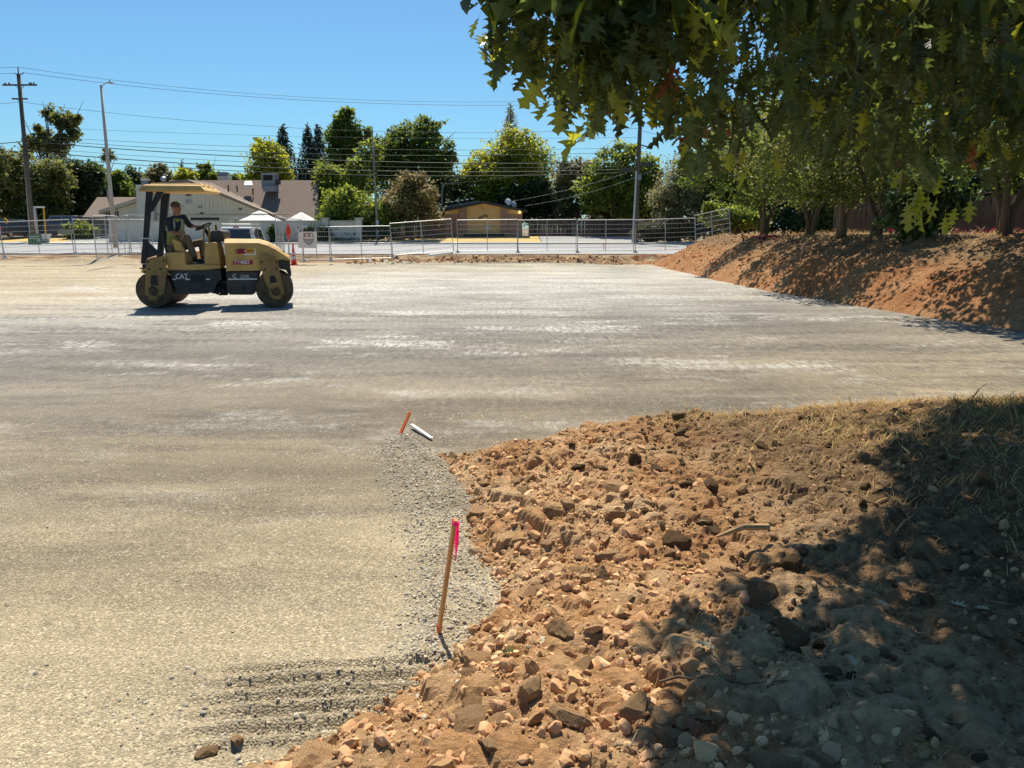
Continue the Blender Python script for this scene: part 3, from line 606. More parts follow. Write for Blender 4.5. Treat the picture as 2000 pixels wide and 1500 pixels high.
class Module:
    """a rigid half of the roller: near side plane found from the drum's contact point, heading yaw"""
    def __init__(s, cpx, yaw, root0=None, W=1.30):
        s.c = onz(230 + cpx[0] / 4.8375, 330 + cpx[1] / 4.8387, 0.); s.W = W
        s.ex = Vector((math.cos(yaw), math.sin(yaw), 0)); s.n = Vector((-math.sin(yaw), math.cos(yaw), 0))
        s.o = s.c + s.n * (W / 2); s.o.z = 0
    def tr(s, zx, zy, yl):
        d = ray(230 + zx / 4.8375, 330 + zy / 4.8387); t = (yl - (CAM - s.o).dot(s.n)) / d.dot(s.n)
        P = CAM + d * t; return ((P - s.o).dot(s.ex), P.z)
    def w(s, x, y, z): return s.o + s.ex * x + s.n * y + Vector((0, 0, z)) - ROOT
    def poly(s, pts, yl): return [s.tr(a, b, yl) for a, b in pts]
    def slab(s, mb, pts, y0, y1, ref=None):
        return mb.prism(s.poly(pts, y0 if ref is None else ref), y0, y1, lambda u, v, q: s.w(u, q, v))
rear = Module((340, 1312), math.radians(5)); front = Module((1483, 1308), math.radians(16))
ROOT = (rear.o + front.o) / 2; ROOT.z = gz(ROOT.x, ROOT.y) - .006
roller = thing('road_roller', 'yellow and black tandem road roller with canopy on the gravel pad', 'road roller', ROOT)
H = .65
def drum(mod, zc, rad, nm, lab):
    x, z = mod.tr(zc[0], zc[1], -H); z = rad
    d = MB().lathe([(rad - .05, -H), (rad - .012, -H), (rad, -H + .012), (rad, H - .012), (rad - .012, H), (rad - .05, H)], mod.w(x, 0, z), mod.n, 48)
    d.f = d.f[:-2]
    d.lathe([(rad - .05, -H), (rad - .05, -H + .16), (.02, -H + .16)], mod.w(x, 0, z), mod.n, 48); d.lathe([(rad - .05, H), (rad - .05, H - .16), (.02, H - .16)], mod.w(x, 0, z), mod.n, 48)
    o = d.build(nm, M_drum, roller, smooth=False); o['label'] = lab
    for f in o.data.polygons: f.use_smooth = len(f.vertices) == 4
    o.data.set_sharp_from_angle(angle=math.radians(40)); hub = MB()
    hub.lathe([(.17, -H + .02), (.17, -H + .17)], mod.w(x, 0, z), mod.n, 28); hub.lathe([(.10, -H - .05), (.12, -H + .02), (.12, -H + .1)], mod.w(x, 0, z), mod.n, 20)
    for k in range(8):
        g = k * math.pi / 4; hub.lathe([(.018, -H + .005), (.018, -H + .04)], mod.w(x + .14 * math.cos(g), 0, z + .14 * math.sin(g)), mod.n, 6)
    hub.build('hub', M_rust, o, bevel=.004)
    for k in range(3):          # dark openings in the drum web
        g = 2 * math.pi * k / 3 + .6; MB().lathe([(.06, -H + .15), (.06, -H + .158)], mod.w(x + .26 * math.cos(g), 0, z + .26 * math.sin(g)), mod.n, 16).build('web_opening', M_blk, o)
    return x, z
xr, zr = drum(rear, (340, 1145), .405, 'rear_drum', 'dusty rear steel drum'); xf, zf = drum(front, (1483, 1128), .415, 'front_drum', 'dusty front steel drum')
def arc(cx, cy, r_, a0, a1, n=8): return [(cx + r_ * math.cos(math.radians(a0 + (a1 - a0) * k / n)), cy + r_ * math.sin(math.radians(a0 + (a1 - a0) * k / n))) for k in range(n + 1)]
# drum yokes on both sides
def yoke(mod, pts, nm, win, bolts, hubc, hr):
    for y0, y1, near in ((-H - .05, -H - .02, True), (H + .02, H + .05, False)):
        o = mod.slab(MB(), pts, y0, y1, -H).build(nm, M_yeld, roller, bevel=.008)
        if near:
            mod.slab(MB(), win, y0 - .004, y0 + .002, -H).build('cut_out', M_blk, o)
            for a, b in bolts: MB().lathe([(.026, y0 - .022), (.026, y0 + .004)], mod.w(*[(v) for v in (mod.tr(a, b, -H)[0], 0, mod.tr(a, b, -H)[1])]), mod.n, 6).build('bolt', M_rust, o)
            u, v = mod.tr(*hubc, -H); MB().lathe([(hr * .6, y0 - .05), (hr, y0 - .03), (hr, y0 + .004)], mod.w(u, 0, v), mod.n, 20).build('bearing_cap', M_rust, o)
yoke(rear, [(275, 855), (330, 838), (440, 820), (462, 850), (470, 955), (448, 1180)] + arc(345, 1160, 82, 20, 160, 8) + [(262, 1190), (272, 960)], 'rear_yoke', [(320, 1005), (380, 1005), (388, 1100), (318, 1100)], [(295, 875), (440, 868), (303, 946), (412, 946), (284, 1205), (390, 1205)], (345, 1158), .095)
yoke(front, [(1345, 815), (1390, 806), (1505, 858), (1525, 950), (1572, 1150)] + arc(1503, 1165, 72, 10, 165, 8) + [(1420, 1120), (1385, 1050), (1335, 860)], 'front_yoke', [(1436, 1008), (1480, 1005), (1510, 1070), (1438, 1080)], [(1358, 880), (1500, 880), (1388, 950), (1500, 948), (1555, 1195)], (1500, 1160), .09)
# rear half: yellow body with step well, dark lower frame, fender, end plate
rb = rear.slab(MB(), [(436, 800), (470, 790), (628, 783), (642, 905), (816, 898), (818, 956), (475, 958), (448, 860)], -H + .06, H - .06, -H + .06).build('rear_body', M_yel, roller, bevel=.02)
rear.slab(MB(), [(800, 902), (968, 905), (972, 940), (820, 956), (800, 956)], -H + .065, -.2, -H + .065).build('console_sill', M_yel, roller, bevel=.015)
rear.slab(MB(), [(818, 700), (925, 692), (950, 760), (970, 904), (818, 896)], -H + .08, -.12, -H + .08).build('console_housing', M_yel, roller, bevel=.02)
rear.slab(MB(), [(470, 960), (840, 950), (845, 1180), (560, 1186), (520, 1080)], -H + .09, H - .09, -H + .09).build('rear_lower_frame', M_char, roller, bevel=.015)
rear.slab(MB(), [(830, 952), (966, 944), (985, 1040), (940, 1075), (905, 1165), (830, 1178)], -H + .095, -.25, -H + .095).build('frame_cheek', M_char, roller, bevel=.012)
fx, fz = rear.tr(340, 1145, -H)
MB().prism([(fx + .50 * math.cos(math.radians(a)), .405 + .52 * math.sin(math.radians(a))) for a in range(40, 125, 8)] + [(fx + .46 * math.cos(math.radians(a)), .405 + .47 * math.sin(math.radians(a))) for a in range(124, 38, -8)], -H + .03, H - .03, lambda u, v, q: rear.w(u, q, v)).build('rear_fender', M_yel, roller, bevel=.01)
rear.slab(MB(), [(205, 900), (262, 900), (262, 1000), (210, 985)], -.5, .5, -H).build('rear_end_plate', M_blk, roller, bevel=.01)
for zx in (185, 195): rear.slab(MB(), [(zx - 12, 940), (zx + 30, 940), (zx + 30, 952), (zx - 12, 952)], -.45, -.3, -H).build('scraper_bracket', M_blk, roller)
# canopy posts, braces, canopy
zt = rear.tr(300, 212, -H + .04)[1]
for yl, lab in ((-H + .10, 'near'), (H - .24, 'far')):
    o = MB(); p = [(272, 208), (332, 208), (285, 690), (270, 895), (222, 895), (245, 640)]
    p = p if yl < 0 else [(270, 208), (352, 208), (300, 690), (280, 895), (222, 895), (245, 640)]; rear.slab(o, p, yl - .05, yl + .05, -H + .10); po = o.build('canopy_post', M_blk, roller, bevel=.012)
    if yl > 0: continue
    o = MB(); rear.slab(o, [(372, 208), (440, 208), (332, 404), (306, 404), (312, 350)], yl - .04, yl + .04, -H + .10); o.build('brace', M_blk, po, bevel=.008)
    o = MB(); rear.slab(o, [(238, 690), (288, 690), (405, 800), (262, 850), (235, 800)], yl - .035, yl + .035, -H + .10); o.build('gusset', M_blk, po, bevel=.006)
    if yl < 0:
        a, b = rear.tr(244, 657, -H + .10), rear.tr(288, 657, -H + .1); MB().box(rear.w((a[0] + b[0]) / 2, yl, a[1]), (b[0] - a[0] + .03, .13, .02)).build('strap', M_wht, po)
x0, zb = rear.tr(196, 212, -H); x1, _ = rear.tr(822, 214, -H); zt = rear.tr(300, 148, -H)[1]
cy0, cy1 = -H, H + .02
def loft(rings, mod):
    mb = MB(); n = len(rings[0]); vs = [mod.w(*p) for rg in rings for p in rg]
    fs = [(i * n + k, i * n + (k + 1) % n, (i + 1) * n + (k + 1) % n, (i + 1) * n + k) for i in range(len(rings) - 1) for k in range(n)]
    return mb.add(vs, fs + [tuple(range(n - 1, -1, -1)), tuple((len(rings) - 1) * n + k for k in range(n))])
rect = lambda xa, xb, ya, yb, z: [(xa, ya, z), (xb, ya, z), (xb, yb, z), (xa, yb, z)]
can = loft([rect(x0, x1, cy0, cy1, zb), rect(x0, x1, cy0, cy1, zb + .03), rect(x0 + .07, x1 - .10, cy0 + .04, cy1 - .04, zt - .015), rect(x0 + .12, x1 - .16, cy0 + .10, cy1 - .10, zt + .012)], rear).build('canopy', M_yel, roller, bevel=.015)
for k in range(3):
    yy = -.36 + k * .36; loft([rect(x0 + .16, x1 - .08, yy - .10, yy + .10, zt - .01), rect(x0 + .2, x1 - .16, yy - .06, yy + .06, zt + .045)], rear).build('roof_rib', M_yel, can, bevel=.01)
# seat and controls
hx, hz = rear.tr(500, 735, -.3)
seat = MB().box(rear.w(hx + .10, -.02, 1.17), (.46, .48, .12), Matrix.Rotation(math.radians(5), 3, 'Z')).build('seat', M_seat, roller, bevel=.04)
MB().box(rear.w(hx - .13, -.02, 1.47), (.11, .46, .55), Matrix.Rotation(math.radians(5), 3, 'Z') @ Matrix.Rotation(-.12, 3, 'Y')).build('backrest', M_seat, seat, bevel=.04)
MB().box(rear.w(hx + .08, -.02, 1.08), (.36, .36, .12)).build('seat_base', M_blk, seat, bevel=.02)
rear.slab(MB(), [(512, 655), (590, 690), (632, 782), (545, 778), (530, 720)], -.50, -.36, -.48).build('arm_console', M_yel, roller, bevel=.012)
def rail(mod, pts, yl, rr, nm, m=None):
    P = [mod.tr(a, b, yl) for a, b in pts]; return MB().tube([mod.w(u, yl, v) for u, v in P], rr, 8).build(nm, m or M_yeld, roller, smooth=True)
rail(rear, [(492, 715), (496, 660), (520, 640), (585, 582), (615, 580), (632, 598), (625, 630), (595, 672)], -.47, .02, 'armrest_tube')
rail(rear, [(812, 820), (812, 600), (822, 552), (845, 535), (862, 550), (866, 700)], -.46, .022, 'grab_rail'); rail(rear, [(915, 700), (920, 520), (935, 560), (930, 690)], .35, .02, 'grab_rail')
u, v = rear.tr(800, 545, -.1); wc = rear.w(u, -.02, v); ax = Vector((-.42, 0, .9)).normalized()
col = MB().tube([rear.w(u + .25, -.02, 1.35), wc - ax * .02], [.05, .035], 10).build('steering_column', M_blk, roller)
wh = MB(); a_ = ax.cross(Vector((0, 1, 0))).normalized(); b__ = ax.cross(a_); wh.tube([wc + a_ * .19 * math.cos(k * math.pi / 10) + b__ * .19 * math.sin(k * math.pi / 10) for k in range(21)], .017, 8, False)
for k in range(3): wh.tube([wc, wc + a_ * .19 * math.cos(k * 2.09) + b__ * .19 * math.sin(k * 2.09)], .013, 6)
wh.build('steering_wheel', M_blk, col, smooth=True)
rear.slab(MB(), [(872, 588), (960, 575), (995, 590), (1000, 640), (975, 690), (890, 694), (872, 660)], -.34, .30, -.34).build('instrument_panel', M_char, roller, bevel=.03)
rear.slab(MB(), [(650, 896), (810, 888), (812, 900), (650, 906)], -H + .10, .3, -H + .1).build('floor_plate', M_blk, roller)
# front half: hood, lower frame, grille end
def hood():
    up = [(1006, 700), (1330, 700), (1420, 725), (1500, 768), (1560, 805), (1622, 848)]
    a = [front.tr(p[0], p[1], -H + .08) for p in up]; z0 = front.tr(1015, 965, -H + .08)[1]; rings = []
    for k, (x, z) in enumerate(a):
        lo = z0 if x < front.tr(1345, 900, -H)[0] + .02 else max(z0, front.tr(1520, 858, -H)[1] - .0)
        if k == len(a) - 1: lo = z - .06
        e = .085 * (1 - .5 * k / 5); rings.append([(x, -H + .08, lo), (x, -H + .08, z), (x, -H + .08 + e * 1.7, z + e), (x, H - .08 - e * 1.7, z + e), (x, H - .08, z), (x, H - .08, lo)])
    mid = list(rings[1]); xm = front.tr(1340, 900, -H)[0]; rings.insert(2, [(xm, p[1], p[2]) for p in mid]); lo2 = front.tr(1520, 858, -H)[1]
    for k in range(3, len(rings)): rings[k][0] = (rings[k][0][0], rings[k][0][1], min(lo2, rings[k][1][2] - .05)); rings[k][5] = (rings[k][5][0], rings[k][5][1], rings[k][0][2])
    return loft(rings, front)
hd = hood().build('engine_hood', M_yel, roller, bevel=.025)
for k in range(2):
    q = front.tr((1480, 1555)[k], (740, 775)[k], -.2); MB().box(front.w(q[0], -.15, q[1] + .0), (.14, .4, .012), Matrix.Rotation(math.radians(16), 3, 'Z') @ Matrix.Rotation(.42, 3, 'Y')).build('hood_vent', M_char, hd)
front.slab(MB(), [(1022, 968), (1342, 968), (1322, 1060), (1300, 1172), (1270, 1190), (1060, 1190), (1034, 1165)], -H + .09, H - .09, -H + .09).build('front_lower_frame', M_char, roller, bevel=.015)
front.slab(MB(), [(1340, 830), (1500, 860), (1520, 960), (1345, 968)], -H + .13, H - .13, -H + .13).build('engine_side', M_yeld, roller)
front.slab(MB(), [(1516, 858), (1628, 852), (1632, 950), (1615, 962), (1530, 945)], -H + .12, H - .12, -H + .12).build('grille_end', M_char, roller, bevel=.015)
front.slab(MB(), [(1590, 960), (1640, 965), (1640, 1020), (1618, 1010)], -H + .1, H - .1, -H).build('front_bumper', M_blk, roller, bevel=.01)
# articulation joint
pv = (rear.w(*[rear.tr(985, 1080, 0)[0], 0, .56]) + front.w(*[front.tr(1010, 1080, 0)[0], 0, .56])) / 2
ja = MB().box(pv, (.22, .24, .26)); ja.lathe([(.09, -.32), (.09, .32)], pv, (0, 0, 1), 16); ja.tube([pv + Vector((-.4, -.3, -.02)), pv + Vector((.25, -.26, .02))], .035, 10); ja.tube([pv + Vector((-.3, -.25, -.18)), pv + Vector((.0, -.2, -.3)), pv + Vector((.25, -.2, -.15))], .022, 8); ja.box(pv + Vector((-.05, -.2, -.2)), (.3, .1, .12))
ja.build('articulation_joint', M_blk, roller, bevel=.01)
# lettering and decals
def dmat(mod, zx, zy, yl):
    u, v = mod.tr(zx, zy, yl); p = mod.w(u, yl - .004, v); M = Matrix.Identity(4)
    for i, c in enumerate((mod.ex, Vector((0, 0, 1)), -mod.n)): M[0][i], M[1][i], M[2][i] = c
    M.translation = p; return M
def dec(mod, pts, yl, m, nm, k=0): return mod.slab(MB(), pts, yl - .003 - .002 * k, yl + .002, yl).build(nm, m, roller)
yr, yf = -H + .09, -H + .08
text('maker_lettering', 'CAT', .165, dmat(rear, 548, 1038, yr), M_wht, roller, sx=.85)
for a, b in ((515, 552), (640, 682), (835, 872)): dec(rear, [(a, 1037), (b, 1037), (b, 1049), (a, 1049)], yr, M_wht, 'white_stripe')
dec(rear, [(684, 1004), (820, 1004), (820, 1072), (684, 1072)], yr, M_blk, 'recess_panel')
dec(front, [(1045, 1036), (1318, 1034), (1316, 1046), (1045, 1048)], -H + .09, M_wht, 'white_stripe')
text('model_lettering', 'C', .115, dmat(front, 1086, 1028, -H + .09), M_wht, roller); text('model_lettering', '334E', .10, dmat(front, 1158, 1030, -H + .09), M_steel, roller)
dec(front, [(1090, 862), (1275, 860), (1275, 904), (1090, 904)], yf, M_red, 'number_plate'); text('fleet_number', 'TY4B83', .118, dmat(front, 1100, 898, yf - .004), M_wht, roller, sx=.87)
dec(front, [(1192, 752), (1302, 750), (1304, 814), (1192, 814)], yf, M_wht, 'decal_border'); dec(front, [(1196, 748), (1290, 746), (1290, 802), (1196, 802)], yf, M_ydec, 'decal_panel', 1)
dec(front, [(1100, 768), (1145, 762), (1112, 758), (1160, 752), (1205, 754), (1222, 776), (1205, 798), (1160, 802), (1110, 800), (1148, 795), (1095, 790), (1140, 782)], yf, M_dred, 'decal_flame', 2)
for a in (1198, 1224): dec(front, [(a, 768), (a + 18, 768), (a + 18, 782), (a, 782)], yf, M_wht if a < 1210 else M_red, 'decal_mark', 3)
for a in range(1236, 1284, 9): dec(front, [(a, 770), (a + 6, 770), (a + 6, 780), (a, 780)], yf, M_dred, 'decal_mark', 3)
u, v = front.tr(1190, 1120, -H + .09); MB().lathe([(.045, -H + .082), (.045, -H + .092)], front.w(u, 0, v), front.n, 16).build('tie_down_hole', M_blk, roller)

# ---------------------------------------------------------------- the operator
M_skin = mat('skin', (.42, .19, .13), (.36, .155, .105), rough=.6); M_shirt = mat('navy_shirt', (.035, .04, .055), (.025, .028, .04), rough=.9, scale=20)
M_vest = mat('hi_vis_vest', (.36, .42, .10), (.26, .31, .08), rough=.8, scale=15); M_trs = mat('khaki_trousers', (.24, .175, .10), (.17, .12, .07), rough=.9, scale=12, bump=.3)
M_cap = mat('olive_cap', (.10, .095, .055), (.07, .068, .04), rough=.9); M_boot = mat('dark_boot', (.04, .037, .035), rough=.7); M_refl = mat('reflective_tape', (.5, .5, .46), rough=.4)
def opt(zx, zy, yl): u, v = rear.tr(zx, zy, yl); return rear.w(u, yl, v)
hips = opt(520, 705, -.10); seatc = rear.w(hx + .10, -.02, 1.24); hips.z = 1.33 - ROOT.z
J = dict(hip=hips, waist=opt(535, 640, -.10), chest=opt(548, 520, -.10), neck=opt(545, 445, -.08), head=opt(550, 378, -.08),
         shN=opt(478, 490, -.29), elN=opt(508, 600, -.36), haN=opt(598, 622, -.40), shF=opt(622, 462, .10), elF=opt(680, 535, .20), haF=opt(742, 545, .05),
         thN=hips + Vector((.02, -.10, 0)), knN=opt(655, 655, -.24), anN=opt(728, 835, -.26), thF=hips + Vector((.02, .10, 0)), knF=opt(795, 690, .10), anF=opt(812, 850, .14))
per = thing('person', 'person in cap, sunglasses and yellow-green vest sitting at the controls of the roller', 'person', ROOT)
def soft(mb, nm, m, parent, vox=.012, it=3):
    o = mb.build(nm, m, parent, smooth=True); rm = o.modifiers.new('remesh', 'REMESH'); rm.mode = 'VOXEL'; rm.voxel_size = vox; rm.use_smooth_shade = True
    sm = o.modifiers.new('smooth', 'SMOOTH'); sm.iterations = it; sm.factor = .5; return o
j = J; body = MB(); fw = rear.ex; sd = rear.n
body.tube([j['hip'], j['waist'], j['chest'], j['neck'] - Vector((0, 0, .06))], [.15, .15, .17, .09], 14); body.ell(j['hip'], (.16, .17, .13))
body.tube([j['neck'] - Vector((0, 0, .08)), j['head']], [.065, .06], 10); hc = j['head']; body.ell(hc + Vector((0, 0, .02)), (.10, .078, .125), 16, 12)
body.ell(hc + fw * .035 + Vector((0, 0, -.06)), (.065, .055, .065)); body.ell(hc + fw * .105 + Vector((0, 0, -.005)), (.022, .014, .026)); body.ell(hc + fw * .088 + Vector((0, 0, -.065)), (.018, .026, .012))
for s_ in (-1, 1): body.ell(hc + sd * .08 * s_ + Vector((0, 0, 0)), (.022, .010, .034))
def limb(mb, a, b, c, r0, r1, r2, n=10): mb.ell(a, (r0, r0, r0)); mb.tube([a, a.lerp(b, .5), b], [r0, r0 * .96, r1], n); mb.ell(b, (r1, r1, r1)); mb.tube([b, b.lerp(c, .4), c], [r1, r1 * .98, r2], n)
limb(body, j['shN'], j['elN'], j['haN'], .062, .045, .030); limb(body, j['shF'], j['elF'], j['haF'], .062, .045, .030)
limb(body, j['thN'], j['knN'], j['anN'], .09, .065, .045); limb(body, j['thF'], j['knF'], j['anF'], .09, .065, .045)
def hand(mb, w, d, up, side):
    d = d.normalized(); up = up.normalized(); sdv = d.cross(up).normalized() * side; pc = w + d * .045
    mb.tube([w - d * .01, pc, w + d * .085], [.028, .036, .034], 8)
    for k in range(4):
        a = w + d * .08 + sdv * (-.027 + .018 * k); L = (.03, .034, .032, .026)[k]; mb.tube([a, a + d * L - up * .004, a + d * L * 1.25 - up * .03, a + d * L * .8 - up * .05], [.0095, .009, .0085, .0075], 6)
    a = w + d * .02 - sdv * .03; mb.tube([a, a + d * .03 - sdv * .022, a + d * .055 - sdv * .012 - up * .02], [.0115, .010, .0085], 6)
hand(body, j['haN'], Vector((1, .1, -.15)), Vector((0, -.3, 1)), 1); hand(body, j['haF'], Vector((.9, -.2, -.05)), Vector((0, 0, 1)), -1)
soft(body, 'body', M_skin, per, .0085, 2)
sh = MB(); sh.tube([j['hip'] + Vector((0, 0, .05)), j['waist'], j['chest'], j['neck'] - Vector((0, 0, .055))], [.165, .168, .188, .10], 16)
for a, b, c in (('shN', 'elN', 'haN'), ('shF', 'elF', 'haF')):
    sh.ell(j[a], (.085, .085, .08)); sh.tube([j['chest'] + Vector((0, 0, .1)), j[a]], [.10, .08], 10); e = j[a].lerp(j[b], .92 if a == 'shN' else 1.0); sh.tube([j[a], j[a].lerp(e, .6), e], [.08, .070, .066], 10)
    if a == 'shF': sh.ell(j[b], (.06, .06, .06)); sh.tube([j[b], j[b].lerp(j[c], .55)], [.058, .048], 10)
soft(sh, 'shirt', M_shirt, per, .013)
ve = MB(); ve.tube([j['hip'] + Vector((0, 0, .07)), j['waist'], j['chest'], j['chest'].lerp(j['neck'], .62)], [.178, .182, .203, .16], 18)
vo = soft(ve, 'vest', M_vest, per, .014)
cf = (fw * .55 - sd * .83).normalized()          # the chest is turned a little to the camera: the open front shows the shirt
fr = MB(); up3 = Vector((0, 0, 1)); sv = cf.cross(up3).normalized()
cpt = [j['waist'] + cf * .186, j['waist'].lerp(j['chest'], .5) + cf * .198, j['chest'] + cf * .206, j['chest'].lerp(j['neck'], .55) + cf * .155]
for k in range(3): fr.add([cpt[k] - sv * (.03 + .014 * k), cpt[k] + sv * (.03 + .014 * k), cpt[k + 1] + sv * (.044 + .014 * k), cpt[k + 1] - sv * (.044 + .014 * k), cpt[k] - sv * (.03 + .014 * k) - cf * .05, cpt[k] + sv * (.03 + .014 * k) - cf * .05, cpt[k + 1] + sv * (.044 + .014 * k) - cf * .05, cpt[k + 1] - sv * (.044 + .014 * k) - cf * .05], [(0, 1, 2, 3), (7, 6, 5, 4), (0, 4, 5, 1), (1, 5, 6, 2), (2, 6, 7, 3), (3, 7, 4, 0)])
fr.build('vest_opening', M_shirt, vo)
for s_ in (-1, 1):
    tp = [c + sv * s_ * .085 + cf * .008 - cf * .03 for c in cpt]; MB().tube(tp, .017, 6).build('reflective_strip', M_refl, vo)
tr = MB(); tr.ell(j['hip'], (.18, .185, .145))
for a, b, c in (('thN', 'knN', 'anN'), ('thF', 'knF', 'anF')): limb(tr, j[a], j[b], j[c], .105, .085, .068)
soft(tr, 'trousers', M_trs, per, .013)
for a in ('anN', 'anF'):
    bo = MB(); q = j[a]; bo.tube([q + Vector((0, 0, .05)), q - Vector((0, 0, .05))], [.055, .058], 10); bo.ell(q + fw * .075 - Vector((0, 0, .075)), (.155, .055, .05)); soft(bo, 'boot', M_boot, per, .01)
cp = MB(); cp.ell(hc + Vector((0, 0, .085)) - fw * .008, (.112, .095, .088), 18, 10); cap_ = soft(cp, 'cap', M_cap, per, .01)
MB().prism([(.05, -.075), (.13, -.065), (.175, -.03), (.185, 0), (.175, .03), (.13, .065), (.05, .075)], .072, .084, lambda u, v, w: hc + fw * u + sd * v + Vector((0, 0, w - .12 * (u - .05)))).build('cap_visor', M_cap, cap_, bevel=.003)
gl = MB(); gl.ell(hc + fw * .082 - sd * .034 + Vector((0, 0, .022)), (.022, .03, .020)); gl.ell(hc + fw * .082 + sd * .034 + Vector((0, 0, .022)), (.022, .03, .020)); gl.tube([hc + fw * .08 - sd * .06 + Vector((0, 0, .025)), hc - sd * .088 + Vector((0, 0, .02))], .005, 6)
gl.build('sunglasses', mat('red_lens', (.28, .02, .02), rough=.15, spec=.6), per, smooth=True)
# ---------------------------------------------------------------- far side: houses
M_cream = mat('cream_siding', (.66, .60, .47), (.60, .545, .42), rough=.8, scale=1.2, bump=.5, bscale=9, stretch=(1, 1, .05)); M_trim = mat('beige_trim', (.50, .44, .34), rough=.8)
M_shing = mat('brown_shingle', (.235, .18, .145), (.165, .125, .10), rough=.95, scale=6, bump=.8, bscale=16, stretch=(.4, .4, 3), c3=(.205, .155, .125)); M_stuc = mat('pale_stucco', (.58, .55, .47), (.50, .475, .41), rough=.9, scale=1.5, bump=.2)
M_glass = mat('dark_glass', (.03, .035, .04), rough=.08, spec=.6); M_grey = mat('grey_metal', (.22, .24, .27), (.17, .19, .215), rough=.6, scale=4); M_dk = mat('dark_void', (.02, .02, .02), rough=.8)
M_green = mat('sage_boards', (.16, .27, .20), (.12, .21, .155), rough=.8, scale=4); M_wood = mat('aged_fence_wood', (.115, .082, .056), (.06, .045, .032), rough=.95, scale=5, stretch=(5, 5, .5), bump=.5, c3=(.09, .066, .046))
M_och = mat('ochre_stucco', (.66, .43, .175), (.58, .37, .15), rough=.9, scale=1.5); M_brick = mat('brick', (.30, .13, .085), (.18, .085, .065), rough=.9, scale=3, stretch=(1, 1, 4), bump=.5, c3=(.33, .22, .16)); M_droof = mat('dark_fascia', (.035, .04, .035), rough=.7)
M_roofg = mat('grey_gravel_roof', (.35, .36, .36), (.25, .26, .265), rough=.9, scale=5)
def pw(px, py, Y, o): return at(px, py, Y) - o
def wall(root, pts, Y, th, m, nm, bevel=0., up=(0, 0, 0)):
    """outline in photo pixels at depth Y (front face), thickness th away from the viewer"""
    o = root.location if root else Vector((0, 0, 0)); w = [at(a, b, Y) - o for a, b in pts]; n = len(w); k = [p + Vector((0, th, 0)) for p in w]
    return MB().add(w + k, [tuple(range(n)), tuple(range(2 * n - 1, n - 1, -1))] + [(i, n + i, n + (i + 1) % n, (i + 1) % n) for i in range(n)]).build(nm, m, root, bevel=bevel)
def slab3(root, q, th, m, nm):
    """sloped roof plane given by four world points, thickness th downwards"""
    o = root.location; q = [Vector(p) - o for p in q]; k = [p - Vector((0, 0, th)) for p in q]
    return MB().add(q + k, [(0, 1, 2, 3), (7, 6, 5, 4)] + [(i, 4 + i, 4 + (i + 1) % 4, (i + 1) % 4) for i in range(4)]).build(nm, m, root)
Y1 = 77.0; base1 = at(420, 455, Y1)
h1 = thing('gabled_house', 'cream board sided house with brown shingle roof and cooler behind the patio wall', 'house', base1); gzf = lambda x, y: float(farz(np.array([x]), np.array([y]))[0])
wall(h1, [(268, 362), (364, 353), (425, 372), (562, 430), (562, 466), (268, 466)], Y1, .25, M_cream, 'gable_wall')
for k in range(37):
    a = 272 + k * 8; t = np.interp(a, [268, 364, 425, 562], [363, 355, 374, 431]); wall(h1, [(a, t), (a + 1.0, t + .3), (a + 1.0, 418), (a, 418)], Y1 - .03, .04, M_cream, 'batten')
wall(h1, [(267, 418), (563, 418), (563, 420), (267, 420)], Y1 - .06, .05, M_trim, 'trim_band')
# front wing roof and the main roof behind it with its ridge across
A, Bp, Cp = at(364, 350, Y1 - .5), at(568, 433, Y1 - .5), at(262, 361, Y1 - .5)
back = Vector((0, 9, 0)); slab3(h1, [A, Bp, Bp + back, A + back], .22, M_shing, 'wing_roof'); slab3(h1, [Cp, A, A + back, Cp + back], .22, M_shing, 'wing_roof')
R0, R1 = at(330, 352, 83.5), at(625, 356, 83.5); R1.z = R0.z; E0, E1 = at(420, 431, 77.6), at(613, 430, 77.6); E0.z = E1.z
slab3(h1, [E0, E1, R1, R0], .18, M_shing, 'main_roof'); slab3(h1, [R0, R1, R1 + Vector((0, 6, -4)), R0 + Vector((0, 6, -4))], .18, M_shing, 'main_roof')
o = h1.location; MB().add([p - o for p in (R1 + Vector((-.05, 0, -.1)), E1 + Vector((-.05, .3, -.1)), Vector((E1.x - .05, E1.y + .3, .8)), Vector((R1.x - .05, R1.y + 6, .8)), R1 + Vector((-.05, 6, -4.1)))] + [p - o for p in (R1 + Vector((-.3, 0, -.1)), E1 + Vector((-.3, .3, -.1)), Vector((E1.x - .3, E1.y + .3, .8)), Vector((R1.x - .3, R1.y + 6, .8)), R1 + Vector((-.3, 6, -4.1)))], [(0, 1, 2, 3, 4), (9, 8, 7, 6, 5), (0, 5, 6, 1), (1, 6, 7, 2), (2, 7, 8, 3), (3, 8, 9, 4), (4, 9, 5, 0)]).build('end_wall', M_cream, h1)
wall(h1, [(430, 420), (611, 428), (611, 466), (430, 466)], 78.2, .2, M_stuc, 'front_wall')
for (a, b, c, d) in ((372, 425, 428, 434), (452, 424, 478, 434)):
    f = wall(h1, [(a, b), (c, b), (c, d), (a, d)], Y1 - .05, .1, M_dk if a < 400 else M_wht, 'window')
    wall(h1, [(a + 2, b + 2), (c - 2, b + 2), (c - 2, d), (a + 2, d)], Y1 - .07, .04, M_glass if a < 400 else M_stuc, 'pane').parent = f
v = wall(h1, [(362, 375), (374, 375), (374, 384), (362, 384)], Y1 - .08, .08, M_trim, 'attic_vent'); wall(h1, [(364, 377), (372, 377), (372, 382), (364, 382)], Y1 - .1, .04, M_dk, 'louvre').parent = v
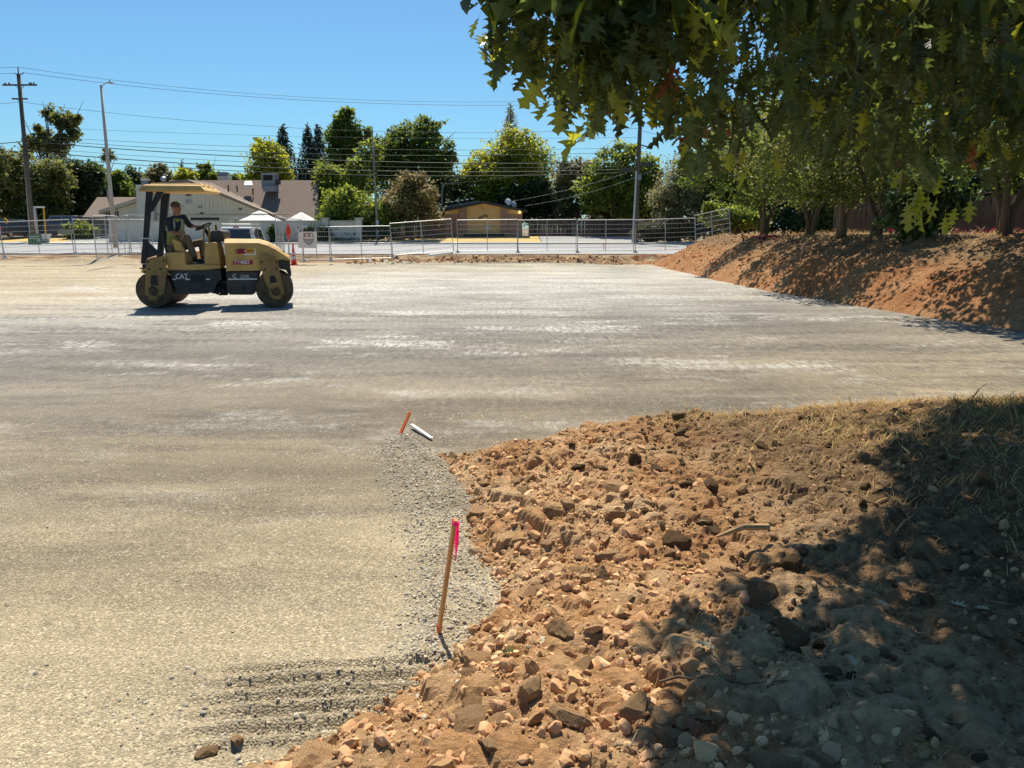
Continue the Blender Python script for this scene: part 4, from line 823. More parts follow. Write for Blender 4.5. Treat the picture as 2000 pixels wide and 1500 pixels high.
sg = wall(h1, [(363, 388), (374, 388), (374, 398), (363, 398)], Y1 - .07, .06, mat('faded_sign', (.50, .50, .46), rough=.8), 'wall_plaque')
wall(h1, [(364.5, 390), (368, 390), (368, 396.5), (364.5, 396.5)], Y1 - .09, .03, mat('faded_blue', (.32, .36, .40), rough=.8), 'plaque_mark').parent = sg
wall(h1, [(369, 390), (372, 390), (372, 392.5), (369, 392.5)], Y1 - .09, .03, MATS['faded_blue'], 'plaque_mark').parent = sg
for a, b in ((393, 416), (469, 408)): wall(h1, [(a - 3, b - 1), (a + 3, b - 1), (a + 2, b + 2), (a - 2, b + 2)], Y1 - .2, .2, M_char, 'wall_lamp')
for k, a in enumerate((386, 391)): wall(h1, [(a, 402), (a + 4, 402), (a + 3, 406), (a + 1, 406)], Y1 - .06, .05, M_grey, 'house_number')
# left wing of the same house: taller blank return wall, hipped roof and gable
wall(h1, [(265, 361), (300, 361), (300, 466), (272, 466)], Y1 - .6, .5, M_stuc, 'return_wall')
wall(h1, [(195, 411), (268, 388), (270, 466), (232, 466), (232, 412)], Y1 + .6, .2, M_cream, 'side_gable')
for k in range(9): wall(h1, [(203 + k * 8, 411 - k * 2.4), (204 + k * 8, 411 - k * 2.4), (204 + k * 8, 432), (203 + k * 8, 432)], Y1 + .57, .04, M_cream, 'batten')
slab3(h1, [at(192, 411, Y1), at(268, 386, Y1), at(268, 386, Y1) + Vector((0, 4, 0)), at(192, 411, Y1) + Vector((0, 4, 0))], .35, M_trim, 'rake_board')
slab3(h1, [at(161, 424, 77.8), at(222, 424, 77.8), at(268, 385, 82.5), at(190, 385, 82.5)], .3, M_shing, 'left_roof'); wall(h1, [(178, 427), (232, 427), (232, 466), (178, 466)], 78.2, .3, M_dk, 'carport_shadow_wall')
wall(h1, [(168, 427), (172, 427), (172, 466), (168, 466)], 77.9, .25, M_trim, 'porch_post')
# roof fittings
cy = wall(h1, [(509, 339), (537, 339), (537, 372), (511, 368)], 80.6, 1.3, M_grey, 'evaporative_cooler', .04)
wall(h1, [(514, 342), (532, 342), (532, 352), (514, 352)], 80.55, .1, M_dk, 'louvre').parent = cy; wall(h1, [(537, 351), (544, 351), (544, 360), (537, 360)], 80.8, .8, M_char, 'duct_elbow').parent = cy
wall(h1, [(513, 363), (538, 363), (540, 374), (513, 374)], 80.2, .5, M_grey, 'curb').parent = cy
sk = slab3(h1, [at(477, 368, 80.6), at(494, 368, 80.6), at(492, 360, 81.9), at(479, 360, 81.9)], .25, M_wht, 'skylight'); sk.location.z += .35
for a, b in ((446, 368), (463, 369), (494, 375)):
    p = at(a, b, 81.0) - o; MB().tube([p - Vector((0, 0, .3)), p + Vector((0, 0, .35))], .07, 8).build('vent_pipe', M_dk, h1)
ch = wall(h1, [(425, 344), (447, 344), (447, 360), (425, 360)], 84.5, 1.0, M_stuc, 'chimney', .03); wall(h1, [(427, 336), (443, 336), (446, 344), (425, 344)], 84.6, .8, M_grey, 'chimney_cap').parent = ch
wall(h1, [(276, 352), (286, 352), (286, 363), (276, 363)], 80.0, .5, M_grey, 'flue'); wall(h1, [(275, 349), (287, 349), (287, 352), (275, 352)], 79.9, .7, M_wht, 'flue_cap')
p = at(319, 349, 80) - o; MB().lathe([(.02, .12), (.16, .06), (.28, 0), (.28, -.02), (.02, .08)], p, Vector((.3, -1, .5)), 18).build('satellite_dish', M_steel, h1); MB().tube([p, p + Vector((0, .1, -.8))], .03, 6).build('dish_mast', M_grey, h1)
# sage green house end just behind the right gable
q0 = at(632, 430, 86); g1 = thing('green_house', 'sage green boarded gable end just beyond the brown shingle roof', 'house', q0)
for k in range(9): y_ = 358 + k * 8; wall(g1, [(616, y_), (627 + k * 1.8, y_), (628.5 + k * 1.8, y_ + 7.4), (616, y_ + 7.4)], 86 - .02 * k, .25, M_green, 'siding_board')
wall(g1, [(615, 357), (641, 430), (641, 452), (615, 452)], 86.4, 6, M_green, 'end_wall')
# patio wall with piers
W0 = at(440, 478, 70.4); pwl = thing('patio_wall', 'long pale stucco garden wall with capped piers along the far pavement', 'wall', W0)
wall(pwl, [(213, 433), (700, 433), (703, 479), (217, 479)], 70.4, .22, M_stuc, 'wall_body'); wall(pwl, [(212, 430.5), (701, 430.5), (701, 433.6), (212, 433.6)], 70.3, .42, M_trim, 'coping')
for a in (218, 452, 634, 700):
    wall(pwl, [(a - 6, 428), (a + 6, 428), (a + 6, 479), (a - 6, 479)], 70.2, .5, M_stuc, 'pier', .02); wall(pwl, [(a - 8, 425), (a + 8, 425), (a + 8, 429), (a - 8, 429)], 70.1, .7, M_trim, 'pier_cap', .02)
wall(pwl, [(230, 450), (245, 450), (245, 476), (230, 476)], 70.33, .06, mat('pale_blue_panel', (.52, .56, .60), rough=.5), 'utility_panel')
# patio umbrellas
def umbrella(label, cx, ytop, yeave, half, Y, tier):
    c = at(cx, yeave, Y); s = Y / F; root = thing('patio_umbrella', label, 'umbrella', (c.x, c.y, gzf(c.x, c.y)), 0, 'patio umbrellas'); zz = c.z - root.location.z; hh = (yeave - ytop) * s; R_ = half * s
    n = 8; prof = [(R_, zz), (R_ * .55, zz + hh * .38), (R_ * .30, zz + hh * .66)]
    if not tier: prof = [(R_, zz), (R_ * .5, zz + hh * .52), (.05, zz + hh)]
    rings = [(prof[0][0], prof[0][1] - .12)] + prof; cn = MB().lathe(rings, (0, 0, 0), (0, 0, 1), n); cn.f = cn.f[:-2]
    m = mat('white_canvas', (.80, .79, .77), (.74, .73, .71), rough=.9, trans=.25); co = cn.build('canopy', m, root); sd_ = co.modifiers.new('thick', 'SOLIDIFY'); sd_.thickness = .01
    if tier:
        MB().lathe([(R_ * .26, zz + hh * .6), (R_ * .26, zz + hh * .72)], (0, 0, 0), (0, 0, 1), n).build('vent_gap', M_dk, root); t2 = MB().lathe([(R_ * .36, zz + hh * .70), (R_ * .15, zz + hh * .88), (.03, zz + hh)], (0, 0, 0), (0, 0, 1), n).build('upper_canopy', m, root)
    for k in range(n): a = 2 * math.pi * k / n; MB().tube([(.05, 0, zz + hh * .5), (.06 + (R_ - .08) * math.cos(a), (R_ - .08) * math.sin(a), zz + .01)], .012, 5).build('rib', M_grey, root)
    MB().tube([(0, 0, 0), (0, 0, zz + hh)], .03, 8).build('pole', M_grey, root)
umbrella('two tiered white patio umbrella above the garden wall', 508, 412, 432, 45, 73, True); umbrella('smaller white patio umbrella with a single peak beside the two tiered one', 589, 415, 431, 31, 73.5, False)
# ochre mid-century house
Y2 = 77.0; B2 = at(945, 462, Y2); h2 = thing('low_house', 'low ochre house with brick piers and shallow dark gable roof across the road', 'house', B2); o = B2
wall(h2, [(862, 413), (945, 396), (1020, 409), (1020, 465), (862, 465)], Y2, .2, M_och, 'gable_wall')
for a, b, t in ((897, 911, 404), (978, 992, 404)): wall(h2, [(a, t), (b, t), (b, 465), (a, 465)], Y2 - .25, .3, M_brick, 'brick_pier')
wall(h2, [(993, 419), (1020, 419), (1020, 465), (993, 465)], Y2 - .12, .14, M_brick, 'brick_apron'); wall(h2, [(825, 421), (896, 419), (896, 465), (825, 465)], Y2 - .1, .15, M_brick, 'brick_apron')
for pts in ([(858, 410), (945, 392), (945, 397), (858, 415)], [(945, 392), (1030, 410), (1030, 415), (945, 397)]): wall(h2, pts, Y2 - .7, 9, M_droof, 'roof_slope')
wall(h2, [(866, 404), (935, 392), (935, 394), (866, 407)], Y2 + 1.5, 6, M_roofg, 'roof_top')
for k in range(6): a = 871 + k * 10; wall(h2, [(a, 396 - k * 1.5), (a + 2, 396 - k * 1.5), (a + 2, 404 - k * 2), (a, 404 - k * 2)], Y2 + 3, .12, M_dk, 'roof_vent'); wall(h2, [(a - 2, 394.6 - k * 1.5), (a + 4, 394.6 - k * 1.5), (a + 4, 396 - k * 1.5), (a - 2, 396 - k * 1.5)], Y2 + 2.9, .3, M_wht, 'vent_cap')
for a, b, rr in ((993, 394, .36), (1004, 399, .32)):
    p = at(a, b, Y2 + .5) - o; MB().lathe([(.02, .12), (rr * .6, .06), (rr, 0), (rr, -.02), (.02, .08)], p, Vector((.7, -1, .4)), 18).build('satellite_dish', M_wht if rr > .33 else M_steel, h2); MB().tube([p, p - Vector((0, 0, .6))], .03, 6).build('dish_mast', M_grey, h2)
lm = mat('lamp_glow', (1, .72, .25), rough=.4, emit=3.); p = at(1015, 414, Y2 - .15) - o; MB().ell(p, (.08, .08, .14)).build('porch_lamp', lm, h2, smooth=True)
wall(h2, [(868, 412), (896, 408), (896, 419), (868, 419)], Y2 - .02, .05, M_och, 'side_panel'); wall(h2, [(856, 414), (868, 412), (868, 419), (856, 420)], Y2 - .05, .05, M_dk, 'window')
for k, (a, b) in enumerate(((935, 424), (939, 423), (943, 421), (946, 419), (950, 421))): wall(h2, [(a, b), (a + 3.2, b - .8), (a + 3, b + 2.4), (a, b + 3.2)], Y2 - .06, .05, M_rust, 'wall_ornament')
MB().tube([at(941.5, 398, Y2 - .03) - o, at(941.5, 412, Y2 - .03) - o], .012, 5).build('conduit', M_rust, h2)
MB().tube([at(863, 413, Y2 + 1) - o, at(864, 357, Y2 + 1) - o], .06, 8).build('service_mast', M_grey, h2); MB().tube([at(860, 385, Y2 + 1) - o, at(864, 366, Y2 + 1) - o], .03, 6).build('mast_brace', M_grey, h2)
wall(h2, [(905, 456), (985, 456), (985, 464), (905, 464)], Y2 - .4, .3, M_dk, 'planter')
wall(h2, [(946, 441), (957, 441), (957, 449), (946, 449)], Y2 - .05, .06, M_stuc, 'meter_box')
# far houses at left and behind trees
def simple_house(label, pxa, pxb, yr, ye, yb, Y, mw, mr, win, nm='bungalow'):
    b0 = at((pxa + pxb) / 2, yb, Y); rt = thing(nm, label, 'house', b0); wall(rt, [(pxa + 4, ye), (pxb - 4, ye), (pxb - 4, yb + 4), (pxa + 4, yb + 4)], Y, 6, mw, 'wall')
    m_ = (pxa + pxb) / 2; sp = (pxb - pxa) * .12
    slab3(rt, [at(pxa, ye, Y - .5), at(pxb, ye, Y - .5), at(pxb - sp, yr, Y + 4), at(pxa + sp, yr, Y + 4)], .2, mr, 'roof'); slab3(rt, [at(pxa + sp, yr, Y + 4), at(pxb - sp, yr, Y + 4), at(pxb, ye, Y + 7), at(pxa, ye, Y + 7)], .2, mr, 'roof')
    for (a, b, c, d, m) in win: wall(rt, [(a, b), (c, b), (c, d), (a, d)], Y - .06, .1, m, 'window' if m is M_glass else 'door')
    return rt
M_gwall = mat('grey_house_wall', (.33, .33, .31), rough=.9); M_troof = mat('tan_roof', (.42, .37, .29), (.33, .29, .225), rough=.95, scale=5)
simple_house('grey house with tan roof half hidden by the big tree at the far left', -40, 54, 390, 415, 446, 92, M_gwall, M_troof, [(20, 421, 26, 436, M_glass), (32, 416, 47, 443, M_stuc), (0, 421, 8, 434, M_glass)])
simple_house('pale house glimpsed through the trees beside the right utility pole', 1150, 1300, 395, 412, 452, 92, M_stuc, M_roofg, [(1225, 420, 1236, 432, M_glass), (1185, 420, 1198, 432, M_glass)])
# wooden board fences
def board_fence(label, p0, p1, hh, n, m, cap=True):
    """boards stand one beside the other from p0 to p1 (world points on the ground)"""
    p0, p1 = Vector(p0), Vector(p1); rt = thing('board_fence', label, 'fence', p0); d = p1 - p0; L = d.length; ex = d.normalized(); a = math.atan2(d.y, d.x); w = L / n; ms = []
    for j in range(5): ms.append(MB().prism([(-w * .47, -.1), (w * .47, -.1), (w * .47, hh - .02 * j), (w * .2, hh + .02), (-w * .47, hh - .01 * j)], -.012, .012, lambda u, v, q: (u, q, v)).mesh('board', m))
    for k in range(n):
        b = bpy.data.objects.new('board', random.choice(ms)); link(b, rt); b.location = ex * (w * (k + .5)) + Vector((0, 0, (p1.z - p0.z) * 0)) + Vector((0, random.uniform(-.015, .015), random.uniform(-.03, .03))); b.rotation_euler = (random.uniform(-.02, .02), random.uniform(-.012, .012), a)
    for zz in (.3, hh - .25): MB().box(ex * (L / 2) + Vector((-math.sin(a) * .04, math.cos(a) * .04, zz)) + Vector((0, 0, d.z / 2)), (L, .04, .09), Matrix.Rotation(a, 3, 'Z')).build('rail', m, rt)
    return rt
zz = lambda x, y: gz(x, y) if x > 6 and y < 46 else gzf(x, y)
board_fence('old dark board fence on top of the right soil bank', (17.6, 43, 1.52), (20.5, 26, 1.52), 1.55, 90, M_wood)
board_fence('brown board fence left of the low ochre house', (at(760, 460, 74.5).x, 74.5, .62), (at(872, 460, 74.5).x, 74.5, .62), 1.75, 40, M_wood)
board_fence('dark board fence behind the driveway right of the low ochre house', (at(1032, 460, 79).x, 79, .85), (at(1240, 460, 79).x, 79, .85), 1.8, 70, M_wood)
# ---------------------------------------------------------------- temporary mesh fence panels
M_galv = mat('galvanised_tube', (.50, .51, .52), (.40, .41, .42), rough=.45, metal=.6, scale=12)
def panel_meshes(W, Hh, tubes=.024):
    fr = MB(); fr.tube([(0, 0, .08), (0, 0, Hh), (W, 0, Hh), (W, 0, .08)], tubes, 8)
    mid = MB().tube([(W / 2, 0, .08), (W / 2, 0, Hh)], tubes * .8, 8); bot = MB().tube([(0, 0, .12), (W, 0, .12)], tubes * .8, 8); rl = MB().tube([(0, 0, 0), (W, 0, 0)], .009, 5); wm = MB()
    for k in range(int(W / .1)): wm.box((.05 + k * .1, .01, Hh / 2 + .05), (.0035, .0035, Hh - .16))
    ft = MB().box((0, 0, .03), (.14, .6, .05)); ft.tube([(0, 0, .0), (0, 0, .2)], .03, 6); ft.prism([(-.14, .0), (.14, .0), (.03, .16), (-.03, .16)], -.02, .02, lambda u, v, q: (u, q, v))
    return [b.mesh(n, M_galv) for b, n in ((fr, 'frame'), (mid, 'mid_post'), (bot, 'bottom_rail'), (rl, 'rail_wire'), (wm, 'wire_mesh'), (ft, 'foot'))]
PM = {}
def panel(label, p0, p1, Hh=1.83, roll=0., nr=6, feet=True):
    p0, p1 = Vector(p0), Vector(p1); d = p1 - p0; W = round(math.hypot(d.x, d.y), 1); key = (W, Hh)
    if key not in PM: PM[key] = panel_meshes(W, Hh)
    me = PM[key]; rt = thing('fence_panel', label, 'fence panel', p0, math.atan2(d.y, d.x), 'temporary mesh fence panels'); rt.rotation_euler = (0, -math.atan2(d.z, W) - roll, math.atan2(d.y, d.x))
    for m in me[:3] + me[4:5]: link(bpy.data.objects.new(m.name.split('.')[0], m), rt)
    for k in range(nr): b = bpy.data.objects.new('rail_wire', me[3]); link(b, rt); b.location = (0, 0, Hh - (k + 1) * Hh / (nr + 1.2))
    if feet: link(bpy.data.objects.new('foot', me[5]), rt)
    return rt
def fp(px, py, Y): return at(px, py, Y)
FL = 39.5
panel('mesh fence panel cut off by the left edge of the photo', fp(-130, 507, FL), fp(8, 505.5, FL)); panel('mesh fence panel in front of the parked dark car, carrying the green sign', fp(10, 505.5, FL), fp(147, 498, FL + 1.5)); panel('mesh fence panel between the parked cars and the swung open gate', fp(149, 498, FL + 1.5), fp(286, 496, FL + 3))
panel('tall gate panel swung open towards the pad beside the light pole', fp(190, 514, 36.0), fp(233, 504, 40.5), 2.15, 0, 1, False); panel('tall gate panel angled behind the light pole, nearest the roller', fp(233, 504, 40.5), fp(258, 497, 42.5), 2.1, 0, 5, False); panel('tall mesh panel half hidden behind the canopy post of the roller', fp(254, 497, 42.5), fp(300, 500, 41.0), 2.1, 0, 5, False)
panel('gate panel seen nearly edge on just behind the front of the roller', fp(556, 505, 40.0), fp(541, 498, 45.5), 1.9, 0, 1, False); panel('gate panel with the tall post, holding the white shield banner', fp(541, 499, 45.5), fp(592, 512, 41.5), 2.2, 0, 0, False)
Yc = 41.7; panel('straight mesh panel left of the low rubble heap, at the pad edge', fp(594, 511, Yc), fp(646, 511, Yc)); panel('mesh panel in front of the brown cut bank below the green bush', fp(648, 511, Yc), fp(764, 508, Yc + .8)); panel('mesh panel tilted up to the right on the soil spill', fp(768, 503, 42.6), fp(888, 493, 43.6))
Yd = 44.4; xs_ = [893, 1011, 1127, 1240, 1357]
for k, lb in enumerate(('mesh panel in front of the brick piers of the ochre house', 'mesh panel right of the ochre house in front of the dry lawn end', 'mesh panel before the driveway and the dark board fence', 'mesh panel right of the leaning utility pole, meeting the soil bank')): panel(lb, fp(xs_[k] + 1, 494, Yd), fp(xs_[k + 1] - 1, 493 - (k > 2) * 3, Yd))
panel('mesh panel climbing the end of the soil bank', fp(1360, 487, 42.5), fp(1428, 476, 40.5), 1.83); 
MB_ = thing('loose_pipe', 'white pipe lying on the soil spill below the tilted mesh panel', 'pipe', fp(837, 497, 42.5)); p0 = fp(838, 499, 42.4) - MB_.location; p1 = fp(884, 493.5, 42.9) - MB_.location; MB().tube([p0, p0.lerp(p1, .5), p1], .06, 8).build('pipe_wall', M_wht, MB_); MB().tube([p1 - (p1 - p0) * .04, p1 + (p1 - p0) * .01], .075, 8).build('coupling', M_wht, MB_)
# ---------------------------------------------------------------- signs, cone, cabinets
M_rd = mat('sign_orange_red', (.80, .10, .06), (.72, .08, .05), rough=.5); M_sgn = mat('sign_green', (.10, .20, .15), (.08, .17, .13), rough=.6); M_ylw = mat('sign_yellow', (.80, .45, .02), rough=.5)
def board(label, pts, Y, m, nm='sign_board', cat='sign', th=.02, post=None, name='sign'):
    c = at(sum(p[0] for p in pts) / len(pts), max(p[1] for p in pts), Y); rt = thing(name, label, cat, c); wall(rt, pts, Y, th, m, nm)
    if post: a, y0, y1, rr = post; MB().tube([at(a, y0, Y + .06) - c, at(a, y1, Y + .06) - c], rr, 8).build('post', M_galv, rt)
    return rt
s = board('red orange diamond road work sign on a thin post behind the roller', [(562.5, 434), (569, 452), (563.5, 470), (557, 451)], 40.6, M_rd, post=(564, 450, 511, .03), name='road_sign')
for k in range(3): wall(s, [(560.5, 445 + k * 4.5), (565.5, 445 + k * 4.5), (565.5, 447 + k * 4.5), (560.5, 447 + k * 4.5)], 40.57, .03, mat('sign_lettering_red', (.45, .05, .04), rough=.6), 'faded_lettering')
s = board('white banner with faded red and blue shield tied to the mesh fence', [(583, 453), (619, 453), (618, 485), (582, 484)], 41.3, M_white, 'banner', 'banner', name='banner'); fr_ = mat('faded_red_print', (.52, .33, .28), rough=.8)
wall(s, [(593, 455), (611, 455), (614, 468), (611, 474), (603, 480), (595, 474), (592, 468)], 41.285, .012, fr_, 'shield_print'); wall(s, [(594.5, 463), (612, 463), (612, 466), (594.5, 466)], 41.275, .012, M_white, 'shield_band'); wall(s, [(595, 469), (611, 469), (609, 474), (603, 478), (597, 474)], 41.275, .012, mat('faded_blue_print', (.42, .42, .46), rough=.8), 'shield_print')
for k in range(4): wall(s, [(594 + k * 4.2, 457), (597 + k * 4.2, 456.4), (597 + k * 4.2, 462), (594 + k * 4.2, 462)], 41.275, .012, M_white if k % 2 else mat('faded_red_dark', (.44, .25, .22), rough=.8), 'shield_letter')
s = board('small white and grey notice fixed to the gate panel by the diamond sign', [(579, 441), (585, 441), (585, 452), (579, 452)], 41.4, M_white, name='notice'); wall(s, [(580.3, 442.5), (583.7, 442.5), (583.7, 446), (580.3, 446)], 41.38, .015, M_char, 'notice_symbol'); wall(s, [(580, 448), (584.4, 448), (584.4, 450), (580, 450)], 41.38, .015, M_grey, 'notice_lines')
s = board('dark green site sign with pale lettering on the left mesh fence', [(54, 457), (79, 456), (80, 478), (55, 478)], FL + .3, M_sgn, name='site_sign')
for k in range(2): wall(s, [(57, 461 + k * 4), (77, 460.4 + k * 4), (77, 462.4 + k * 4), (57, 463 + k * 4)], FL + .28, .015, M_steel, 'sign_lettering')
p = at(75.5, 469, FL + .27) - s.location; MB().lathe([(.085, 0), (.085, .02)], p, (0, 1, 0), 18).build('round_seal', mat('pale_seal', (.40, .48, .44), rough=.6), s)
s = board('white notice pair on the left mesh fence beside the green sign', [(80.5, 456.5), (98, 456.5), (99, 467), (81.5, 467)], FL + .5, M_white, name='notice'); wall(s, [(89.3, 456.5), (90, 456.5), (90.3, 467), (89.6, 467)], FL + .48, .012, M_grey, 'fold_line')
board('pair of plain grey boards on the left mesh fence before the parked van', [(115, 449), (144, 447.5), (144, 457), (116, 458)], FL + 1.0, mat('olive_board', (.27, .28, .24), rough=.8), name='notice')
s = board('yellow diamond warning sign at the far left street', [(9.5, 424), (17, 432), (9.5, 440), (3, 432)], 74, M_ylw, post=(9.5, 432, 470, .04), name='road_sign'); wall(s, [(6, 430.5), (13, 430.5), (13, 432), (6, 432)], 73.97, .03, M_dk, 'sign_lettering'); wall(s, [(7, 433.3), (12, 433.3), (12, 434.8), (7, 434.8)], 73.97, .03, M_dk, 'sign_lettering')
c = at(574, 512, 40.9); c.z = gz(c.x, c.y); cone = thing('traffic_cone', 'tall orange traffic cone with white collars beside the diamond sign', 'traffic cone', c)
MB().box((0, 0, .03), (.36, .36, .06)).build('base', M_rd, cone, bevel=.02); prof = [(.15, .06), (.045, .95), (.04, 1.12), (.015, 1.14)]; MB().lathe(prof, (0, 0, 0), (0, 0, 1), 20).build('cone_body', M_rd, cone, smooth=True); MB().lathe([(.132, .30), (.112, .46)], (0, 0, 0), (0, 0, 1), 20).build('collar', M_wht, cone); MB().lathe([(.104, .54), (.09, .66)], (0, 0, 0), (0, 0, 1), 20).build('collar', M_wht, cone)
c = at(315, 484, 66.5); cone2 = thing('traffic_cone', 'small distant orange cone on the road seen under the roller canopy', 'traffic cone', (c.x, c.y, gzf(c.x, c.y) + .035)); MB().box((0, 0, .03), (.4, .4, .06)).build('base', M_rd, cone2); MB().lathe([(.16, .06), (.04, .75), (.02, .77)], (0, 0, 0), (0, 0, 1), 16).build('cone_body', M_rd, cone2); MB().lathe([(.115, .3), (.095, .45)], (0, 0, 0), (0, 0, 1), 16).build('collar', M_wht, cone2)
c = at(74, 481, 67.5); cb = thing('utility_cabinet', 'dark green utility cabinet at the far kerb below the tall left pole', 'utility box', (c.x, 68.6, gzf(c.x, 68.6) + .13)); MB().box((0, 0, .3), (.55, .45, .6)).build('cabinet_body', M_sgn, cb, bevel=.02); MB().box((0, 0, .63), (.6, .5, .06)).build('cabinet_lid', M_char, cb, bevel=.01); MB().box((0, -.235, .3), (.4, .02, .45)).build('cabinet_door', M_grey, cb)
gt = thing('sign_gantry', 'white topped two legged frame of grey and yellow posts by the parked cars', 'sign frame', at(76, 470, 73)); o = gt.location
MB().tube([at(75, 472, 73) - o, at(67, 405, 73) - o], .13, 8).build('post', M_galv, gt); MB().tube([at(91, 477, 73) - o, at(85, 405, 73) - o], .06, 8).build('post', M_ylw, gt); MB().box(at(76, 404.5, 73) - o, (1.05, .12, .14)).build('top_bar', M_wht, gt)
# ---------------------------------------------------------------- poles and wires
M_pole = mat('weathered_pole', (.13, .105, .085), (.075, .06, .05), rough=.9, scale=4, stretch=(6, 6, .4), bump=.4); M_wire = mat('black_cable', (.02, .02, .02), rough=.6); M_gpole = mat('concrete_pole', (.44, .43, .39), (.36, .35, .32), rough=.8, scale=3)
YP = 71.0
def pole(label, top, bot, Y, r0, r1, m, name='utility_pole'):
    a = at(*bot, Y); b = at(*top, Y); rt = thing(name, label, 'utility pole', a, 0, 'utility poles'); MB().tube([Vector((0, 0, -.4)), (b - a) * .5, b - a], [r0, (r0 + r1) / 2, r1], 12).build('shaft', m, rt, smooth=True); return rt, a
p1, o1 = pole('tall wooden utility pole with two crossarms at the far left', (36, 144), (65, 470), YP, .22, .15, M_pole)
L1 = lambda a, b, Y=YP: at(a, b, Y) - o1
MB().tube([L1(36, 144), L1(35, 131)], .05, 6).build('ridge_pin', M_grey, p1); MB().box(L1(38.5, 166), (3.0, .12, .13)).build('crossarm', M_pole, p1); MB().box(L1(38.5, 193), (1.35, .12, .12)).build('crossarm', M_pole, p1)
for a, b in ((28, 143), (47, 142)): MB().tube([L1(37, 147), L1(a, b)], .05, 6).build('insulator_arm', M_grey, p1)
for a in (10, 18, 58, 66, 61): MB().lathe([(.03, -.12), (.09, -.06), (.05, 0), (.09, .06), (.03, .14)], L1(a, 164), (0, 0, 1), 10).build('insulator', M_char, p1)
for s_ in (-1, 1): MB().tube([L1(38.5 + 9 * s_, 167), L1(39.5, 176)], .025, 6).build('arm_brace', M_grey, p1); MB().tube([L1(38.5 + 6 * s_, 194), L1(40, 201)], .025, 6).build('arm_brace', M_grey, p1)
MB().tube([L1(60, 470), L1(48, 310)], .08, 8).build('riser_conduit', M_steel, p1); 
for b in (276, 286, 295, 304): MB().box(L1(50.5, b), (.35, .5, .12)).build('cable_clamp', M_char, p1)
p2, o2 = pole('thin grey pole rising out of the green bush', (727, 258), (738, 466), YP, .12, .07, mat('grey_pole', (.26, .25, .23), rough=.8), 'utility_pole'); MB().lathe([(.02, -.1), (.08, 0), (.02, .2)], at(727, 256, YP) - o2, (0, 0, 1), 8).build('pole_cap', M_grey, p2)
for b in (300, 306, 320, 337, 343): MB().box(at(729 + (b - 258) * .053, b, YP) - o2, (.4, .14, .08)).build('cable_clamp', M_char, p2)
MB().tube([at(738, 466, YP) - o2, at(737, 430, YP) - o2], .16, 8).build('pole_base', M_galv, p2)
YQ = 69.2; p3, o3 = pole('leaning dark utility pole partly hidden by the oak leaves', (1256, 110), (1240, 476), YQ, .21, .15, M_pole); MB().tube([at(1235.5, 474, YQ - .3) - o3, at(1243, 335, YQ - .3) - o3], .09, 8).build('riser_conduit', M_steel, p3)
MB().box(at(1262, 286, YQ) - o3, (1.1, .1, .1), Matrix.Rotation(.25, 3, 'Y')).build('crossarm', M_pole, p3); MB().box(at(1224, 332, YQ) - o3, (.8, .25, .35)).build('splice_box', M_char, p3); MB().box(at(1264, 320, YQ) - o3, (1.0, .2, .28)).build('splice_box', M_char, p3); MB().box(at(1256, 150, YQ) - o3, (2.6, .12, .12)).build('crossarm', M_pole, p3)
MB().box(at(1249, 346, YQ - .2) - o3, (.3, .15, .5)).build('meter_box', M_grey, p3)
lp = thing('street_light', 'slim pale street light pole with curved arm rising behind the open gate', 'street light', at(226, 484, 46.2)); o = lp.location; YL = 46.2
MB().tube([at(226, 484, YL) - o, at(211, 320, YL) - o, at(197, 166, YL) - o], [.13, .10, .065], 12).build('shaft', M_gpole, lp, smooth=True); MB().tube([at(198, 176, YL) - o, at(200, 168, YL) - o, at(205, 163, YL) - o, at(212, 161, YL) - o], .03, 8).build('arm', M_steel, lp, smooth=True); MB().box(at(215, 161.5, YL) - o, (.38, .16, .07)).build('lamp_head', M_steel, lp, bevel=.02); MB().lathe([(.03, 0), (.03, .09)], at(214.5, 160, YL) - o, (0, 0, 1), 8).build('photocell', M_char, lp)
sgn = wall(lp, [(208, 371), (214, 360), (214, 402), (209, 385)], YL + .15, .02, M_grey, 'road_sign_back')
def wire(label, pts, rr, Ya=YP, Yb=YQ, x0=None):
    """smooth span through photo points, hung between the pole lines"""
    xs = np.array([p[0] for p in pts], float); ys = np.array([p[1] for p in pts], float); co = np.polyfit(xs, ys, min(2, len(pts) - 1)); X = np.linspace(xs[0], xs[-1], 26)
    P = [at(a, float(np.polyval(co, a)), Ya + (Yb - Ya) * (a - 40) / 1210.) for a in X]; rt = thing('power_line', label, 'cable', P[0], 0, 'overhead lines'); MB().tube([p - P[0] for p in P], rr, 5).build('span', M_wire, rt, smooth=True); return rt
wire('topmost of the overhead wires', [(36, 131), (620, 191), (1256, 190)], .014); wire('second highest overhead wire, just under the topmost', [(47, 142), (620, 197), (1290, 197)], .016); wire('single thin wire crossing the open sky at mid height', [(48, 200), (620, 252), (1256, 250)], .014); wire('faint thin wire below the single mid height wire', [(48, 247), (620, 267), (1256, 268)], .011)
wire('upper slack wire of the lower bundle', [(50, 265), (620, 290), (1250, 288)], .016); wire('second wire of the lower bundle', [(50, 271), (620, 301), (1250, 296)], .02); wire('upper thick black cable of the lower bundle', [(50, 276), (620, 312), (1250, 317)], .036); wire('thin cable between the two thick black cables', [(50, 287), (620, 322), (1250, 324)], .016); wire('lower thick black cable of the bundle', [(50, 295), (620, 331), (1250, 330)], .038); wire('lowest black cable of the bundle', [(50, 304), (620, 340), (1250, 336)], .028)
